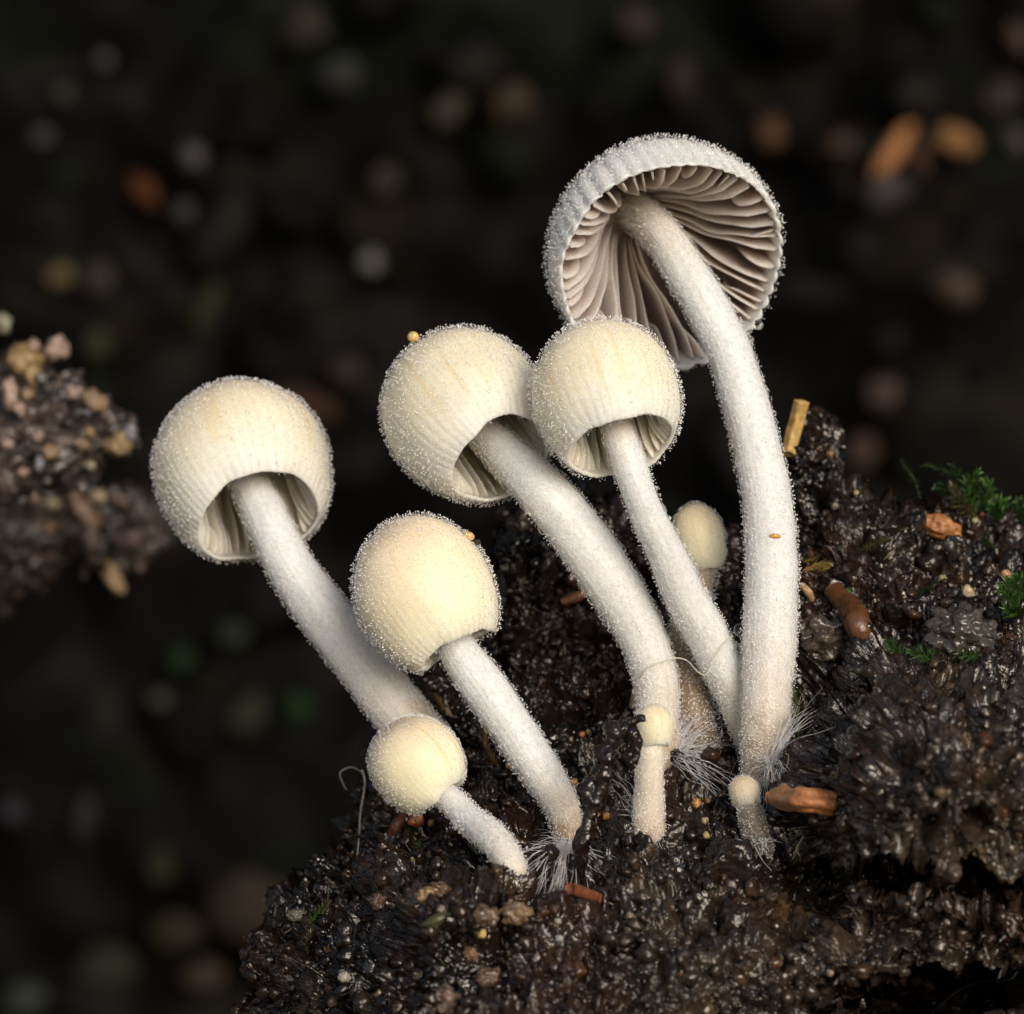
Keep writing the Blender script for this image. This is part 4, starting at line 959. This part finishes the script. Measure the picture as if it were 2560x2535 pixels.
# ------------------------------------------------------------------ litter on the far bank
bpx, bpy_ = proj(bv)
def bank_hit(px, py):
    j = np.argmin((bpx - px) ** 2 + (bpy_ - py) ** 2); return bv[j]
for (px, py, rx, ry, rot, c, nm, lab) in [
    (2232, 378, 84, 24, 58, (0.50, 0.24, 0.11), 'wood_chip', 'blurred orange wood chip leaning on the far dark bank'),
    (2388, 352, 52, 36, -20, (0.30, 0.16, 0.07), 'wood_chip', 'blurred brown wood chip right of the orange one on the far bank'),
    (2300, 385, 18, 50, 10, (0.14, 0.075, 0.05), 'wood_chip', 'blurred thin dark chip between two chips on the far bank'),
    (1925, 332, 36, 42, 0, (0.15, 0.085, 0.05), 'wood_chip', 'blurred dim brown lump above the tall white cap on the far bank'),
    (2100, 360, 40, 26, 0, (0.09, 0.06, 0.05), 'pebble', 'blurred dim pebble left of the orange chip on the far bank'),
    (2212, 480, 62, 44, 30, (0.085, 0.08, 0.09), 'pebble', 'blurred grey lump under the orange chip on the far bank'),
    (927, 655, 28, 28, 0, (0.22, 0.22, 0.22), 'pebble', 'blurred pale grey disc above the cream domed mushrooms on the far bank'),
    (482, 392, 30, 30, 0, (0.13, 0.13, 0.15), 'pebble', 'blurred bluish grey spot on the far bank'),
    (362, 475, 50, 26, -50, (0.16, 0.06, 0.03), 'wood_chip', 'blurred rusty chip beside the bluish grey spot on the far bank'),
    (455, 528, 26, 26, 0, (0.085, 0.085, 0.09), 'pebble', 'blurred grey spot below the bluish grey spot on the far bank'),
    (262, 150, 20, 20, 0, (0.13, 0.14, 0.16), 'pebble', 'blurred small grey spot alone high on the far bank'),
    (105, 342, 28, 24, 40, (0.09, 0.1, 0.12), 'pebble', 'blurred grey spot near the small yellowish speck on the far bank'),
    (158, 232, 22, 22, 0, (0.085, 0.085, 0.08), 'pebble', 'blurred brownish grey spot above a yellowish speck on the far bank'),
    (150, 690, 32, 26, 0, (0.22, 0.17, 0.08), 'pebble', 'blurred olive tan pebble above the rotten branch'),
    (515, 770, 26, 72, -25, (0.045, 0.055, 0.03), 'moss_clump', 'blurred long olive moss streak on the far bank'),
    (240, 860, 34, 40, 0, (0.055, 0.065, 0.035), 'moss_clump', 'blurred olive moss spot right of the rotten branch'),
    (248, 700, 38, 42, 0, (0.075, 0.065, 0.06), 'pebble', 'blurred grey brown disc beside the olive tan pebble'),
    (960, 450, 40, 46, 0, (0.055, 0.045, 0.035), 'pebble', 'blurred dim brown disc between the tall cap and grey spots'),
    (760, 70, 60, 56, 0, (0.06, 0.055, 0.045), 'pebble', 'blurred large dim lump high on the far bank'),
    (850, 190, 60, 46, 0, (0.05, 0.055, 0.055), 'pebble', 'blurred large grey lump under the dim lump high on the far bank'),
    (750, 1010, 90, 40, -15, (0.07, 0.038, 0.026), 'wood_chip', 'blurred reddish brown streak between the left mushrooms'),
    (860, 930, 44, 40, 0, (0.06, 0.045, 0.04), 'pebble', 'blurred brown lump left of the cream domed cap'),
    (1275, 260, 60, 50, 40, (0.085, 0.065, 0.045), 'wood_chip', 'blurred brown patch left above the tall white cap'),
    (1120, 270, 40, 60, -50, (0.075, 0.07, 0.055), 'wood_chip', 'blurred greyish streak left above the tall white cap'),
    (2390, 720, 52, 40, -20, (0.13, 0.095, 0.075), 'pebble', 'blurred tan grey lump right of the tall cap on the far bank'),
    (2310, 590, 36, 34, 0, (0.12, 0.07, 0.05), 'pebble', 'blurred brown spot above the tan grey lump on the far bank'),
    (2210, 985, 40, 44, 0, (0.12, 0.085, 0.075), 'pebble', 'blurred pinkish grey lump above the ridge moss'),
    (2150, 1130, 44, 40, 0, (0.10, 0.065, 0.05), 'pebble', 'blurred brownish lump just over the mound ridge'),
    (2500, 240, 50, 44, 0, (0.075, 0.06, 0.055), 'pebble', 'blurred dim lump right of the brown chip on the far bank'),
    (2545, 95, 26, 40, 30, (0.16, 0.11, 0.09), 'pebble', 'blurred pale chip in the upper right of the far bank'),
    (2540, 350, 24, 34, 30, (0.13, 0.12, 0.12), 'pebble', 'blurred pale spot right of the brown chips'),
    (1590, 60, 50, 40, 0, (0.07, 0.05, 0.045), 'pebble', 'blurred dim lump above the tall white cap'),
    (1700, 200, 40, 60, 0, (0.05, 0.038, 0.038), 'pebble', 'blurred dim purple brown lump above the tall cap'),
    (745, 1770, 34, 40, 0, (0.014, 0.05, 0.010), 'moss_clump', 'blurred vivid green moss spot under the leftmost stem'),
    (580, 1585, 40, 30, 0, (0.04, 0.055, 0.035), 'moss_clump', 'blurred grey green moss patch under the leftmost cap'),
    (620, 1790, 50, 60, -40, (0.045, 0.05, 0.035), 'moss_clump', 'blurred olive moss patch left of the mound'),
    (450, 1650, 30, 30, 0, (0.02, 0.055, 0.02), 'moss_clump', 'blurred dim green spot below the leftmost mushroom'),
    (400, 1750, 26, 22, 0, (0.09, 0.09, 0.08), 'pebble', 'blurred small pale spot below the dim green spot'),
    (210, 2040, 22, 60, -10, (0.045, 0.045, 0.05), 'pebble', 'blurred grey vertical streak low on the far left'),
    (30, 2030, 28, 28, 0, (0.06, 0.06, 0.075), 'pebble', 'blurred bluish spot at the far left edge'),
    (270, 2420, 80, 60, 0, (0.05, 0.05, 0.038), 'moss_clump', 'blurred grey olive lump low in the dark left'),
    (510, 2440, 50, 40, 0, (0.075, 0.055, 0.04), 'pebble', 'blurred brown lump left of the mound foot'),
    (440, 2330, 60, 50, 0, (0.045, 0.04, 0.025), 'moss_clump', 'blurred dull ochre patch left of the mound foot'),
    (60, 2500, 50, 40, 0, (0.07, 0.085, 0.07), 'moss_clump', 'blurred pale green lump in the lower left'),
    (400, 2170, 34, 50, 0, (0.035, 0.04, 0.02), 'moss_clump', 'blurred dark olive spot left of the mound brow')]:
    h = bank_hit(px, py); s = K * (D + h[1]) / D
    tv, tf = ICO[3]
    vv_ = tv * (1 + 0.3 * perlin(tv * 1.3 + px) + 0.12 * perlin(tv * 3 + py))[:, None] * np.array([rx, min(rx, ry), ry]) * s
    c_, q_ = math.cos(math.radians(rot)), math.sin(math.radians(rot))
    vv_ = np.stack([vv_[:, 0] * c_ - vv_[:, 2] * q_, vv_[:, 1], vv_[:, 0] * q_ + vv_[:, 2] * c_], 1)
    o = mesh(nm, vv_ + P(px, py, h[1] - 5), tf, M_FAR, col=(0.6 if max(c) > 0.25 else 0.42) * np.array(c) * (1 + 0.3 * perlin(tv * 2 + px))[:, None])
    tag(o, lab, {'wood_chip': 'wood chip', 'pebble': 'pebble', 'moss_clump': 'moss'}[nm])
nq = 1600; ii = rng.choice(np.where((np.abs(bv[:, 0]) < 230) & (bv[:, 2] < 260))[0], nq); tv, tf = ICO[2]
r_ = 1.0 + 4.5 * rng.random(nq) ** 2.5
q = np.einsum('nij,nkj->nki', rand_rot(nq), (tv * (1 + 0.45 * perlin(tv * 1.5 + 4))[:, None])[None] * (0.5 + rng.random((nq, 1, 3)))) * r_[:, None, None] + bv[ii][:, None]
cq = np.array([(0.010, 0.010, 0.011), (0.024, 0.018, 0.015), (0.045, 0.043, 0.044), (0.022, 0.032, 0.016), (0.11, 0.085, 0.065)])[rng.choice(5, nq, p=[0.42, 0.3, 0.15, 0.10, 0.03])]
o = mesh('leaf_litter', q.reshape(-1, 3), (tf[None] + (np.arange(nq) * len(tv))[:, None, None]).reshape(-1, 3), M_FAR, parent=bank, col=0.2 * np.repeat(cq, len(tv), 0)); o['kind'] = 'stuff'
